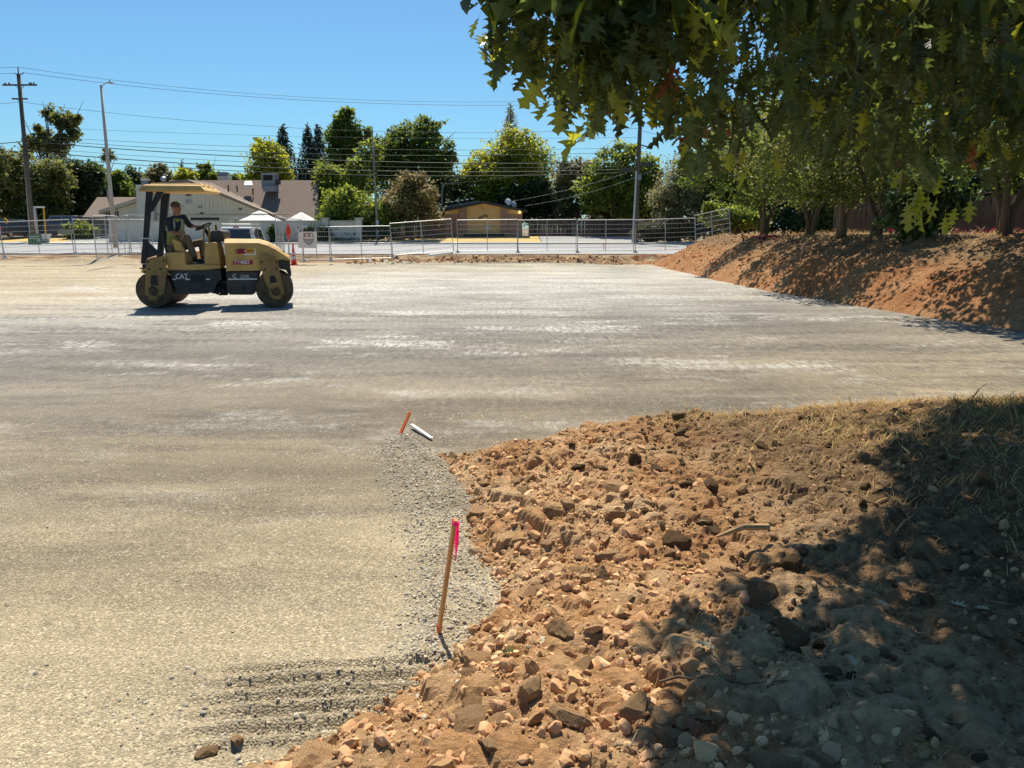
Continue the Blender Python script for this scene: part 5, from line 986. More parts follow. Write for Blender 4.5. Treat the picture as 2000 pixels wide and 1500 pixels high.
for a, b, lb in ((-120, 138, 'topmost wire running off the left edge from the tall pole'), (-120, 150, 'second wire running off the left edge from the tall pole'), (-120, 210, 'mid wire running off the left edge from the tall pole'), (-120, 292, 'thick cable running off the left edge from the tall pole'), (-120, 312, 'lowest cable running off the left edge from the tall pole')):
    e = {138: (36, 131), 150: (28, 143), 210: (36, 200), 292: (49, 276), 312: (50, 302)}[b]; wire(lb, [(a, b), e], .016 if b < 250 else .034)
def drop(label, a, Ya, b, Yb, rr=.012): P = at(*a, Ya); Q = at(*b, Yb); rt = thing('power_line', label, 'cable', P, 0, 'overhead lines'); MB().tube([(Q - P) * (k / 8) - Vector((0, 0, 1.2 * (k / 8) * (1 - k / 8))) for k in range(9)], rr, 5).build('span', M_wire if rr > .013 else M_steel, rt)
drop('pale service cable running down from the right pole to the ochre house', (1248, 300), YQ, (865, 360), Y2 + 1, .02); drop('service wire dropping from the right pole behind the dishes', (1247, 330), YQ, (985, 395), Y2 + 1, .012); drop('lower service wire dropping behind the right dish of the ochre house', (1246, 345), YQ, (1025, 402), Y2 + 2, .012)
for lb, a, b in (('short wire from the right pole towards the tree row, upper', (1256, 240), (1420, 255)), ('short wire from the right pole towards the tree row, lower', (1255, 256), (1420, 268)), ('guy cable slanting down left from the right pole', (1254, 230), (1105, 330))): drop(lb, a, YQ, b, 66, .016)
# ---------------------------------------------------------------- vehicles
M_tyre = mat('tyre', (.02, .02, .02), rough=.9); M_rim = mat('wheel_rim', (.4, .4, .41), rough=.35, metal=.8); M_tail = mat('tail_lens', (.45, .02, .02), rough=.25); M_head = mat('head_lens', (.7, .7, .72), rough=.15)
def car(label, loc, rz, paint, L=4.8, W=1.9, Hh=1.8, van=False, rack=False, name='parked_car', cat='car', group='cars beyond the fence'):
    rt = thing(name, label, cat, loc, rz, group); h = Hh; nose = .52 * h
    low = [(-L / 2, .35), (-L / 2, .62 * h * .9), (-L / 2 + .08, .58 * h), (L / 2 - 1.25, .58 * h), (L / 2 - .15, .50 * h), (L / 2, .40 * h), (L / 2, .32), (L / 2 - .3, .25), (-L / 2 + .2, .25)]
    def ring(pts, y): return [(x, y, z) for x, z in pts]
    mb = MB(); prof = [(-W / 2, 0), (-W / 2 + .02, 0)]
    mb.prism(low, -W / 2, W / 2, lambda u, v, q: (u, q, v)); mb.build('body', paint, rt, bevel=.07)
    ca = [(-L / 2 + .06, .58 * h), (-L / 2 + (.18 if van else .32), h - .03), (-L / 2 + .5, h), (L / 2 - 2.1, h), (L / 2 - 1.25, .58 * h)]
    cb_ = MB(); n = len(ca); A_ = [(x, -W / 2 + .03 + .16 * (z - .58 * h) / (.42 * h), z) for x, z in ca]; B_ = [(x, -y, z) for x, y, z in A_]
    cb_.add(A_ + B_, [tuple(range(n)), tuple(range(2 * n - 1, n - 1, -1))] + [(i, n + i, n + (i + 1) % n, (i + 1) % n) for i in range(n)]); cabn = cb_.build('cabin', paint, rt, bevel=.05)
    yy = lambda z: W / 2 - .03 - .16 * (z - .58 * h) / (.42 * h) + .006
    for sg in (-1, 1):
        for xa, xb in ((-L / 2 + .5, -L / 2 + 1.5), (-L / 2 + 1.58, L / 2 - 2.25)):
            z0, z1 = .61 * h, h - .13; xs2 = xb + (.5 if xb > -.4 else 0); MB().add([(xa, sg * yy(z0), z0), (xs2, sg * yy(z0), z0), (xb, sg * yy(z1), z1), (xa + .08, sg * yy(z1), z1)], [(0, 1, 2, 3)]).build('side_window', M_glass, cabn)
    z0, z1 = .62 * h, h - .12; f = lambda z, xa, xb: xa + (xb - xa) * (z - .58 * h) / (.42 * h - .03); e = -L / 2 + .06; e2 = -L / 2 + (.18 if van else .32)
    MB().add([(f(z0, e, e2) - .012, -W / 2 + .2, z0), (f(z0, e, e2) - .012, W / 2 - .2, z0), (f(z1, e, e2) - .012, W / 2 - .3, z1), (f(z1, e, e2) - .012, -W / 2 + .3, z1)], [(0, 1, 2, 3)]).build('rear_window', M_glass, cabn)
    a, b = L / 2 - 1.25, L / 2 - 2.1; g = lambda z: a + (b - a) * (z - .58 * h) / (.42 * h) + .012; MB().add([(g(z0), -W / 2 + .15, z0), (g(z0), W / 2 - .15, z0), (g(z1), W / 2 - .25, z1), (g(z1), -W / 2 + .25, z1)], [(0, 1, 2, 3)]).build('windscreen', M_glass, cabn)
    for x in (-L / 2 + .85, L / 2 - .9):
        for sg in (-1, 1):
            t = MB().lathe([(.22, -.11), (.33, -.11), (.36, -.07), (.36, .07), (.33, .11), (.22, .11)], (x, sg * (W / 2 - .1), .36), (0, 1, 0), 24).build('wheel', M_tyre, rt); MB().lathe([(.05, .125), (.2, .115), (.21, .05)], (x, sg * (W / 2 - .1), .36), (0, sg, 0), 16).build('rim', M_rim, t)
    for sg in (-1, 1): MB().box((-L / 2 - .005, sg * (W / 2 - .14), .52 * h), (.04, .18, .32)).build('tail_light', M_tail, rt, bevel=.01); MB().box((L / 2 - .06, sg * (W / 2 - .24), .43 * h), (.08, .34, .14)).build('headlight', M_head, rt, bevel=.01)
    MB().box((-L / 2 - .04, 0, .42), (.12, W - .06, .18)).build('rear_bumper', M_char, rt, bevel=.03); MB().box((-L / 2 - .015, 0, .47 * h), (.03, .45, .13)).build('number_plate', M_steel, rt)
    MB().box((-L / 2 + .2, 0, h + .0), (.06, .3, .04)).build('brake_light', M_tail, rt)
    if rack:
        for x in np.linspace(-L / 2 + .4, L / 2 - 2.3, 4): MB().tube([(x, -W / 2 + .2, h), (x, -W / 2 + .22, h + .14), (x, W / 2 - .22, h + .14), (x, W / 2 - .2, h)], .025, 6).build('rack_bar', M_steel, rt)
        for sg in (-1, 1): MB().tube([(-L / 2 + .35, sg * (W / 2 - .22), h + .15), (L / 2 - 2.2, sg * (W / 2 - .22), h + .15)], .022, 6).build('rack_rail', M_steel, rt)
        ld = MB(); ld.tube([(-L / 2 - .02, -W / 2 + .10, h - .35), (-.2, -W / 2 + .18, h + .24)], .022, 6); ld.tube([(-L / 2 - .02, -W / 2 + .36, h - .35), (-.2, -W / 2 + .46, h + .24)], .022, 6)
        for k in range(7): q = k / 7; ld.tube([(-L / 2 + q * (L / 2 - .2), -W / 2 + .10 + .08 * q, h - .35 + .59 * q), (-L / 2 + q * (L / 2 - .2), -W / 2 + .36 + .1 * q, h - .35 + .59 * q)], .014, 5)
        ld.build('ladder', M_char, rt)
    return rt
tk = at(449, 514, 41.0); car('white utility vehicle with roof rack seen from behind, hidden partly by the roller', (tk.x, tk.y + 2.6, gz(tk.x, tk.y)), math.radians(99), mat('white_car_paint', (.78, .78, .77), rough=.25, spec=.5), 5.2, 1.95, 1.98, True, True, 'utility_vehicle', 'vehicle')
def gcar(px, Y): p = at(px, 470, Y); return (p.x, Y, gzf(p.x, Y) + .08)
car('dark blue car parked at the far left behind the green sign', gcar(38, 76), math.radians(70), mat('navy_paint', (.035, .05, .08), rough=.25, spec=.5), 4.7, 1.9, 1.75); car('grey van parked under the dark tree beyond the left fence', gcar(122, 78), math.radians(168), mat('silver_paint', (.16, .18, .22), rough=.3, spec=.5, metal=.4), 5.0, 1.95, 2.0, True); car('pale car cut off by the left edge of the photo', gcar(-12, 78), math.radians(75), mat('pale_blue_paint', (.45, .48, .53), rough=.3, spec=.5), 4.6, 1.85, 1.75)
# ---------------------------------------------------------------- trees
def leafmat(nm, c, c2, tr=.35, isl=.35, c3=None): return mat(nm, c, c2, rough=.55, scale=.35, spec=.35, trans=tr, island=isl, c3=c3)
LM = dict(olive=leafmat('olive_leaves', (.15, .165, .05), (.085, .105, .033), .42), dark=leafmat('dark_leaves', (.06, .088, .034), (.036, .056, .023), .32), mid=leafmat('mid_green_leaves', (.13, .185, .04), (.075, .115, .027), .45),
          bright=leafmat('bright_green_leaves', (.20, .255, .05), (.12, .17, .035), .48), yel=leafmat('yellow_green_leaves', (.30, .33, .045), (.16, .21, .035), .48), red=leafmat('bronze_leaves', (.23, .175, .08), (.14, .15, .055), .4, .35), con=leafmat('conifer_needles', (.04, .066, .04), (.026, .046, .03), .2, .3),
          grey=leafmat('grey_green_leaves', (.21, .205, .10), (.135, .145, .065), .42), palm=leafmat('palm_fronds', (.09, .11, .045), (.06, .075, .03)))
M_bark = mat('tree_bark', (.16, .115, .075), (.085, .06, .042), rough=.95, scale=5, stretch=(4, 4, .6), bump=.7, bscale=12); M_bark2 = mat('pale_bark', (.26, .19, .125), (.15, .11, .075), rough=.9, scale=4, stretch=(4, 4, .6), bump=.6, bscale=12)
def leaves(P, size, r, up=.45, asp=.55, nrm=None, droop=0.):
    """folded diamond leaves at points P"""
    n = len(P); N_ = r.normal(size=(n, 3)); N_[:, 2] = np.abs(N_[:, 2]) + up; N_ /= np.linalg.norm(N_, axis=1)[:, None]
    T = r.normal(size=(n, 3)); T[:, 2] -= droop; T -= (T * N_).sum(1)[:, None] * N_; T /= np.linalg.norm(T, axis=1)[:, None]; B = np.cross(N_, T); s = size * r.lognormal(0, .28, n)
    a = P; m1 = P + T * (s * .5)[:, None]; L_, R_ = m1 + B * (s * asp * .5)[:, None] - N_ * (s * .08)[:, None], m1 - B * (s * asp * .5)[:, None] - N_ * (s * .08)[:, None]; e = P + T * s[:, None] - N_ * (s * .12)[:, None]
    V = np.stack([a, R_, e, L_], 1).reshape(-1, 3); i = np.arange(n)[:, None] * 4; return V, np.concatenate([i + np.array([[0, 1, 2]]), i + np.array([[0, 2, 3]])])
def crownpts(blobs, n, r, clump=30, cs=.17, shell=.45):
    vol = np.array([b[3] * b[4] * b[5] for b in blobs]) ** .72; k = max(4, n // clump); bi = r.choice(len(blobs), k, p=vol / vol.sum()); B = np.array(blobs)[bi]
    d = r.normal(size=(k, 3)); d /= np.linalg.norm(d, axis=1)[:, None]; rad = r.random(k) ** shell; c = B[:, :3] + d * rad[:, None] * B[:, 3:]
    j = r.integers(k, size=n); sc = (B[:, 3:].mean(1) * cs * r.uniform(.6, 1.35, k))[j]; return c[j] + np.clip(r.normal(size=(n, 3)), -1.9, 1.9) * sc[:, None] * np.array([1, 1, .75])
def tree(name, label, Y, blobs, n, leaf, m, trunk=None, bark=None, group='trees beyond the road', cat='tree', cs=.17, clump=30, limbs=6, zb=None, up=.45, droop=0., shell=.45, base=None, tr_r=.2):
    """blobs: (px, py, rx, ry[, depth offset]) in photo pixels at depth Y; the trunk foot stands on the ground at Y"""
    r = np.random.default_rng(abs(hash(label)) % 1 + len(label) * 977 + int(Y * 10) + n); s = Y / F; W = []
    for b in blobs:
        c = at(b[0], b[1], Y + (b[4] if len(b) > 4 else 0)); W.append((c.x, c.y, c.z, b[2] * s, (b[2] + b[3]) * .5 * s, b[3] * s))
    for b in list(W):
        for q in range(4):
            d = r.normal(size=3); d /= np.linalg.norm(d); k_ = r.uniform(.28, .5); W.append((b[0] + d[0] * b[3] * .8, b[1] + d[1] * b[4] * .8, b[2] + d[2] * b[5] * .8, b[3] * k_, b[4] * k_, b[5] * k_))
    bx = base if base is not None else blobs[0][0]; f = at(bx, 460, Y); z0 = zb if zb is not None else (gz(f.x, Y) if (Y < 46) else gzf(f.x, Y)); o = Vector((f.x, Y, z0)); rt = thing(name, label, cat, o, 0, group)
    n = int(n * (1.9 if Y > 60 else 1.5)); leaf = leaf * 1.12; P = crownpts(W, n, r, clump, cs, shell) - np.array(o); P = P[P[:, 2] > .05]; V, Fc = leaves(P, leaf, r, up, .55, droop=droop); npobj('crown', V, Fc, m, rt)
    tb = MB(); top = Vector(W[0][:3]) - o; tr = tr_r
    if trunk != 'none':
        q = [Vector((0, 0, -.2)), Vector((.1 * tr, .0, top.z * .25)), Vector((top.x * .3, top.y * .3, top.z * .6)), top]; tb.tube(q, [tr * 1.25, tr, tr * .75, tr * .25], 9); tb.build('trunk', bark or M_bark, rt, smooth=True); lb = MB()
        for k in range(limbs):
            e = Vector(W[int(r.integers(len(W)))][:3]) - o + Vector(r.normal(size=3) * .45 * W[0][3]); st = q[1].lerp(q[2], float(r.random())); lb.tube([st, st.lerp(e, .5) + Vector((0, 0, .12 * (e - st).length)), e], [tr * .5, tr * .28, tr * .06], 6)
        lb.build('limbs', bark or M_bark, rt, smooth=True)
    return rt
def conifer(label, px, ytop, ybot, half, Y, n, m=None, group='trees beyond the road', leaf=.34, ragged=.25):
    r = np.random.default_rng(int(px * 7 + Y)); f = at(px, 455, Y); o = Vector((f.x, Y, gzf(f.x, Y))); rt = thing('conifer', label, 'tree', o, 0, group); zt = at(px, ytop, Y).z - o.z; zb_ = max(.3, at(px, ybot, Y).z - o.z); R_ = 1.12 * half * Y / F
    t = 1 - r.random(n) ** .62; lay = np.round(t * 26) / 26; t = np.clip(lay + r.normal(size=n) * .012, 0, 1); a = r.uniform(0, 6.28, n); rad = R_ * np.minimum(1, (1 - t) * 1.5 + .03) ** .9 * r.random(n) ** .45 * (1 + ragged * np.sin(a * 5 + lay * 40) * .6); z = zt - (1 - t) * (zt - zb_) * 1.0 - rad * .28
    P = np.stack([rad * np.cos(a), rad * np.sin(a), z], 1); V, Fc = leaves(P, leaf, r, .1, .4, droop=.8); npobj('crown', V, Fc, m or LM['con'], rt); MB().tube([(0, 0, -.2), (0, 0, zt * .5), (0, 0, zt)], [.28, .18, .03], 8).build('trunk', M_bark, rt); return rt
# left of the picture
conifer('dark conifer cut off by the left edge behind the tall pole', -14, 205, 420, 50, 98, 5000); 
tree('broad_tree', 'tall loose tree with rounded tufts and bare twigs at the left skyline', 96, [(122, 235, 30, 16), (95, 222, 14, 13), (140, 262, 26, 14), (80, 262, 18, 16), (108, 285, 30, 20), (150, 225, 10, 7), (60, 285, 20, 18)], 2300, .40, LM['olive'], cs=.2, base=108, limbs=26, tr_r=.26, shell=.8)
tree('broad_tree', 'olive green spreading tree with its trunk behind the far left cars', 82, [(45, 345, 60, 42), (20, 385, 40, 35), (85, 395, 40, 40), (105, 350, 32, 34), (60, 420, 55, 22), (10, 330, 40, 34)], 9500, .34, LM['olive'], base=58, limbs=10, tr_r=.32)
tree('broad_tree', 'deep shaded dark tree standing behind the grey van', 88, [(130, 360, 42, 55), (160, 395, 36, 45), (115, 415, 40, 30), (170, 345, 30, 30)], 7500, .36, LM['dark'], base=140, tr_r=.3)
tree('broad_tree', 'mid green tree between the dark tree and the house roof', 93, [(205, 365, 42, 34), (240, 385, 26, 28), (180, 335, 22, 20), (215, 410, 36, 24), (225, 350, 20, 16)], 5500, .36, LM['mid'], base=205)
tree('shrub', 'bright green bush beside the grey van in front of the house', 75, [(157, 447, 26, 14), (145, 455, 20, 12), (172, 452, 18, 12)], 2200, .26, LM['bright'], trunk='none', cat='bush', group='bushes', base=157)
tree('broad_tree', 'small dark tree behind the street light at the left', 120, [(268, 348, 22, 24), (255, 368, 22, 18), (285, 360, 16, 20)], 2400, .45, LM['dark'], base=268)
tree('broad_tree', 'thin twiggy tree above the cream house', 110, [(305, 335, 18, 16), (295, 355, 18, 14), (330, 350, 12, 14)], 1500, .36, LM['grey'], base=305, shell=.8, limbs=12)
tree('broad_tree', 'yellow green tree top above the left roof of the cream house', 105, [(362, 345, 20, 16), (358, 362, 22, 14)], 1800, .36, LM['yel'], base=362); conifer('small dark conifer tip above the cream house roof', 366, 312, 380, 10, 140, 900)
tree('broad_tree', 'small green tree behind the house chimney', 108, [(405, 346, 22, 14), (400, 330, 12, 12), (455, 352, 30, 10)], 2200, .38, LM['mid'], base=405)
conifer('far slender conifer left of the rooftop cooler', 474, 336, 380, 7, 150, 500)
tree('broad_tree', 'golden green tree behind the rooftop cooler', 98, [(522, 315, 36, 34), (512, 295, 20, 18), (548, 338, 26, 24), (500, 345, 26, 20), (530, 360, 40, 24)], 5200, .34, LM['yel'], base=522, cs=.2)
conifer('broad dark conifer rising right of the rooftop cooler', 563, 243, 395, 30, 102, 6500); conifer('dark conifer with a leading spire, left of a twin', 611, 243, 370, 24, 104, 4200); conifer('dark conifer close beside its twin, behind the tall tufted tree', 630, 240, 370, 22, 103, 4200)
tree('broad_tree', 'tall tufted dark green tree right of the twin conifers', 95, [(678, 245, 22, 26), (655, 265, 22, 20), (690, 275, 22, 22), (665, 300, 26, 28), (650, 335, 30, 30), (715, 262, 10, 12)], 6200, .36, LM['mid'], base=672, cs=.2)
tree('broad_tree', 'sunlit green tree behind the thin grey pole', 84, [(665, 385, 44, 50), (640, 345, 26, 26), (700, 350, 30, 44), (720, 300, 24, 28), (620, 400, 22, 26)], 8200, .32, LM['bright'], base=680)
tree('broad_tree', 'large rounded green tree, biggest behind the thin grey pole', 90, [(810, 270, 50, 38), (845, 300, 42, 44), (770, 300, 46, 40), (800, 350, 80, 60), (850, 370, 42, 60), (740, 320, 30, 34), (845, 245, 22, 16)], 15000, .33, LM['mid'], base=800, cs=.15, tr_r=.4)
tree('shrub', 'leafy pale green shrub under the thin grey pole', 72.5, [(680, 400, 46, 36), (655, 415, 34, 28), (735, 425, 34, 34), (700, 440, 60, 18), (762, 430, 18, 26)], 8200, .24, LM['bright'], base=700, cat='bush', group='bushes', up=.2)
tree('shrub', 'bronze and reddish shrub left of the ochre house', 73.0, [(805, 385, 46, 42), (780, 400, 32, 36), (840, 410, 28, 28), (800, 355, 26, 18)], 6500, .22, LM['red'], base=805, cat='bush', group='bushes')
tree('shrub', 'low dark planting at the foot of the thin grey pole', 71.5, [(740, 455, 40, 12), (690, 458, 40, 10), (640, 462, 30, 8)], 3000, .2, LM['dark'], trunk='none', base=740, cat='bush', group='bushes')
tree('shrub', 'pale flowering ground plants at the foot of the patio wall', 69.9, [(650, 472, 40, 6), (690, 473, 34, 5)], 1200, .16, LM['grey'], trunk='none', base=650, cat='plant', group='bushes')
for px, lb in ((536, 'dark spindly vine on the patio wall behind the roller hood'), (605, 'dark agave like plant against the patio wall beside the banner'), (632, 'dark spiky plant against the patio wall right of the banner')): tree('wall_plant', lb, 70.05, [(px, 455, 9, 16), (px + 4, 466, 12, 8)], 500, .3, LM['dark'], trunk='none', base=px, cat='plant', group='plants along the patio wall')
conifer('grey green conifer tip rising above the yellow green tree', 997, 202, 330, 26, 115, 4200, LM['grey'], leaf=.3, ragged=.5)
tree('broad_tree', 'big domed yellow green tree behind the ochre house', 88, [(995, 290, 52, 38), (1040, 315, 40, 50), (950, 330, 48, 34), (920, 360, 30, 40), (1000, 360, 84, 50), (1040, 385, 44, 40), (960, 385, 60, 30)], 16000, .30, LM['yel'], base=1000, cs=.16, tr_r=.4, up=.8)
tree('broad_tree', 'dark inner tree between the ochre house and the driveway', 86, [(1040, 395, 44, 40), (1000, 385, 50, 24), (890, 385, 36, 40), (1075, 420, 20, 20)], 5200, .34, LM['dark'], base=1045)
tree('broad_tree', 'grey green tree with yellow patches right of the domed tree', 84, [(1120, 345, 38, 36), (1105, 385, 26, 36), (1140, 330, 24, 20), (1112, 420, 22, 20)], 4800, .3, LM['grey'], base=1110)
tree('broad_tree', 'bright sunlit green tree left of the leaning pole', 80, [(1190, 330, 44, 36), (1215, 300, 36, 22), (1165, 370, 36, 44), (1215, 375, 40, 44), (1260, 340, 26, 40), (1235, 400, 40, 24)], 9500, .3, LM['bright'], base=1200)
tree('broad_tree', 'dark shaded tree behind the leaning pole', 84, [(1160, 395, 40, 40), (1225, 400, 50, 34), (1275, 395, 30, 40)], 5000, .34, LM['dark'], base=1190)
tree('broad_tree', 'fine leaved olive tree right of the leaning pole', 70.8, [(1330, 350, 48, 44), (1345, 400, 50, 40), (1300, 390, 30, 40), (1375, 330, 34, 34), (1320, 435, 34, 16)], 9500, .2, LM['grey'], base=1325, cs=.2)
tree('shrub', 'dark hedge along the road right of the leaning pole', 70.6, [(1260, 455, 26, 14), (1300, 455, 36, 14), (1345, 452, 36, 14)], 3600, .24, LM['dark'], trunk='none', base=1300, cat='bush', group='bushes')
tree('shrub', 'green hedge above the end of the soil bank', 50 - 6.5, [(1400, 420, 34, 22), (1440, 425, 30, 24), (1475, 432, 26, 18)], 3600, .17, LM['bright'], base=1435, cat='bush', group='bushes')
for k, (px, py, m_) in enumerate(((1430, 330, 'mid'), (1530, 320, 'olive'), (1640, 330, 'dark'), (1750, 310, 'olive'), (1870, 320, 'dark'), (1990, 300, 'olive'))):
    tree('broad_tree', ('green', 'olive', 'dark', 'second olive', 'second dark', 'rightmost olive')[k] + ' backdrop tree beyond the board fence on the right', 72 + 3 * k, [(px, py, 66, 60), (px - 30, py + 55, 56, 44), (px + 35, py + 60, 50, 44), (px, py - 60, 44, 40)], 5200, .42, LM[m_], base=px, group='backdrop trees on the right')
for k, px in enumerate((1405, 1500, 1600, 1710, 1830, 1950)):
    tree('shrub', ('first', 'second', 'third', 'fourth', 'fifth', 'sixth')[k] + ' dark bush from the left seen between the trunks beyond the bank', 72 + k, [(px, 425, 62, 26), (px + 30, 410, 40, 26), (px - 34, 440, 40, 18)], 2600, .36, LM[('mid', 'dark', 'olive', 'dark', 'olive', 'dark')[k]], trunk='none', base=px, cat='bush', group='bushes beyond the bank', zb=.4)
# row of small multi-stemmed trees along the top of the right bank
for k, (px, Y, hh, lb) in enumerate(((1492, 33.0, 1.0, 'forked small tree, first of the row on the bank from the left'), (1583, 28.5, .95, 'slim small tree, second of the row on the bank'), (1642, 25.0, 1.0, 'stout reddish barked tree, third of the row on the bank'), (1712, 22.8, .95, 'twin stemmed tree before the board fence, fourth of the row on the bank'), (1960, 18.0, 1.1, 'dark tree at the right end of the row on the bank'))):
    s = F / Y; bl = [(px, 445 - 3.7 * s * hh, 2.4 * s, 1.3 * s), (px - 1.9 * s, 445 - 2.9 * s, 1.6 * s, 1.0 * s), (px + 1.5 * s, 445 - 2.7 * s, 1.3 * s, 1.1 * s), (px + .3 * s, 445 - 1.9 * s, 1.7 * s, .7 * s), (px + .2 * s, 445 - 1.15 * s, 1.5 * s, .55 * s), (px - 1.2 * s, 445 - 1.5 * s, 1.2 * s, .6 * s), (px - 2.4 * s, 445 - 2.5 * s, 1.3 * s, .7 * s, -1.), (px - 1.8 * s, 445 - 3.5 * s, 1.5 * s, .9 * s, -1.)]
    rt = tree('small_tree', lb, Y, bl, 6000, .12, LM['olive'] if k % 2 else LM['mid'], trunk='none', base=px, group='tree row on the soil bank', cs=.2, clump=22)
    bk = M_bark2 if k == 2 else M_bark; r = np.random.default_rng(50 + k); st = MB()
    for q in range(3 + k % 2):
        a = q * 2.1 + k; lean = Vector((math.cos(a), math.sin(a), 0)); st.tube([Vector((0, 0, -.15)) + lean * .05, lean * .12 + Vector((0, 0, .6)), lean * .45 + Vector((0, 0, 1.5)), lean * 1.0 + Vector((.1, 0, 2.6)), lean * 1.5 + Vector((0, 0, 3.6))], [.12, .09, .065, .045, .02], 8)
    st.build('trunk', bk, rt, smooth=True)
tree('sapling', 'young glossy leaved tree drooping to the ground on the bank', 20.5, [(1800, 380, 62, 60), (1770, 420, 46, 40), (1840, 400, 50, 40), (1800, 445, 44, 22), (1820, 340, 60, 34)], 4200, .15, leafmat('glossy_leaves', (.10, .15, .055), (.06, .095, .035), .35, .45), base=1805, group='tree row on the soil bank', droop=1.2, up=.1, cs=.16, clump=14, tr_r=.08)
tree('broad_tree', 'big shade tree right of the view over the soil bank', 16.0, [(2080, 60, 230, 120), (1950, 130, 150, 80), (2200, 160, 200, 100), (2020, -40, 200, 90), (1880, 90, 90, 60)], 9000, .19, LM['dark'], base=2130, group='tree row on the soil bank', tr_r=.3, cs=.2)
# tall palm
c = at(226, 460, 150); pm = thing('palm_tree', 'distant fan palm above the dark trees at the left', 'tree', (c.x, 150, gzf(c.x, 150))); zt = at(226, 303, 150).z - pm.location.z; MB().tube([(0, 0, 0), (.1, 0, zt * .5), (0, 0, zt)], [.4, .3, .3], 8).build('trunk', M_bark, pm); r = np.random.default_rng(3); fr = MB()
for k in range(46):
    a = r.uniform(0, 6.28); e = r.uniform(-.9, 1.2); d = Vector((math.cos(a) * math.cos(e), math.sin(a) * math.cos(e), math.sin(e))); w = d.cross(Vector((0, 0, 1))).normalized(); q = Vector((0, 0, zt)); fr.add([q, q + d * 1.1 + w * .35, q + d * 1.9 - Vector((0, 0, .3)), q + d * 1.1 - w * .35], [(0, 1, 2, 3)])
fr.build('crown', LM['palm'], pm)
# red ground cover at the foot of the board fence
n = 1100; r = np.random.default_rng(8); y = r.uniform(24, 38, n); x = np.interp(y, [24, 43], [20.6, 17.2]) - r.random(n) * 1.6; V, Fc = leaves(np.stack([x, y, bank_h(x, y) + r.random(n) * .22], 1), .12, r, .3); rt = npobj('red_ground_cover', V, Fc, mat('red_leaves', (.16, .018, .024), (.09, .013, .016), rough=.6, trans=.3, island=.3)); tag(rt, kind='stuff')
c = at(1497, 455, 30.5); z = gz(c.x, c.y); n = 60; P = r.normal(size=(n, 3)) * np.array([.35, .3, .05]) + np.array([c.x, c.y, z + .08]); V, Fc = leaves(P, .16, r, .3); rt = npobj('red_flower_clump', V, Fc, MATS['red_leaves']); tag(rt, kind='stuff')

# ---------------------------------------------------------------- the oak over the foreground
HALF = [(0, 0), (.06, .025), (.14, .05), (.19, .17), (.23, .20), (.25, .09), (.31, .07), (.40, .31), (.46, .37), (.45, .25), (.50, .11), (.55, .10), (.62, .29), (.70, .35), (.67, .22), (.71, .09), (.80, .16), (.85, .19), (.84, .09), (.92, .05), (1.0, .0)]; HALF = [h for i, h in enumerate(HALF) if i not in (1, 4, 11, 18)]
def oakleaf(seed):
    """lobed oak leaf with bristle tips, unit length along +x from the stalk"""
    r = np.random.default_rng(seed); bend = r.uniform(.1, .7) * r.choice([-1, 1, 1]); fold = r.uniform(.1, .5); tw = r.uniform(-.5, .5); V, Fc = [], []; n = len(HALF); jit = r.uniform(.85, 1.15, n)
    def pt(t, w):
        z = -bend * t * t * .5 + abs(w) * fold; y = w * math.cos(tw * t) - z * math.sin(tw * t) * .4; return (t, y, z + w * math.sin(tw * t))
    for side in (1, -1):
        o = len(V); ts = np.maximum.accumulate([h[0] * .98 for h in HALF])
        for k, (t, w) in enumerate(HALF): V.append(pt(ts[k] * .93 if 0 < k < n - 1 else t, 0)); V.append(pt(t, side * w * (jit[k] if side > 0 else 2 - jit[k])))
        for k in range(n - 1):
            a, b, c, d = o + 2 * k, o + 2 * k + 1, o + 2 * k + 3, o + 2 * k + 2; Fc += [(a, b, c), (a, c, d)] if side < 0 else [(a, c, b), (a, d, c)]
    o = len(V); V += [(-.32, -.008, .06), (-.32, .008, .06), (0.02, .009, -.002), (0.02, -.009, -.002)]; Fc += [(o, o + 1, o + 2), (o, o + 2, o + 3)]
    return np.array(V), np.array(Fc)
OL = [oakleaf(600 + i) for i in range(9)]; HALF = [HALF[i] for i in (0, 2, 5, 8, 10, 14, 16)]; OLS = [oakleaf(700 + i) for i in range(7)]
def oakmat(nm, c, c2, tr, isl):
    m = mat(nm, c, c2, rough=.42, scale=3., spec=.5, trans=tr, island=isl); return m
M_oak = oakmat('oak_leaf', (.082, .118, .032), (.048, .074, .022), .48, .5); M_oaky = oakmat('young_sunlit_oak_leaf', (.26, .30, .045), (.17, .215, .04), .55, .3); M_oakb = oakmat('dry_oak_leaf', (.30, .13, .055), (.20, .09, .04), .3, .3)  # bright young leaf colour also imitates leaves lit by the sun
OB = Vector((5.0, 6.4, gz(5.0, 6.4))); oak = thing('oak_tree', 'large oak whose lobed leaves hang into the top right of the view', 'tree', OB)
r = np.random.default_rng(21)
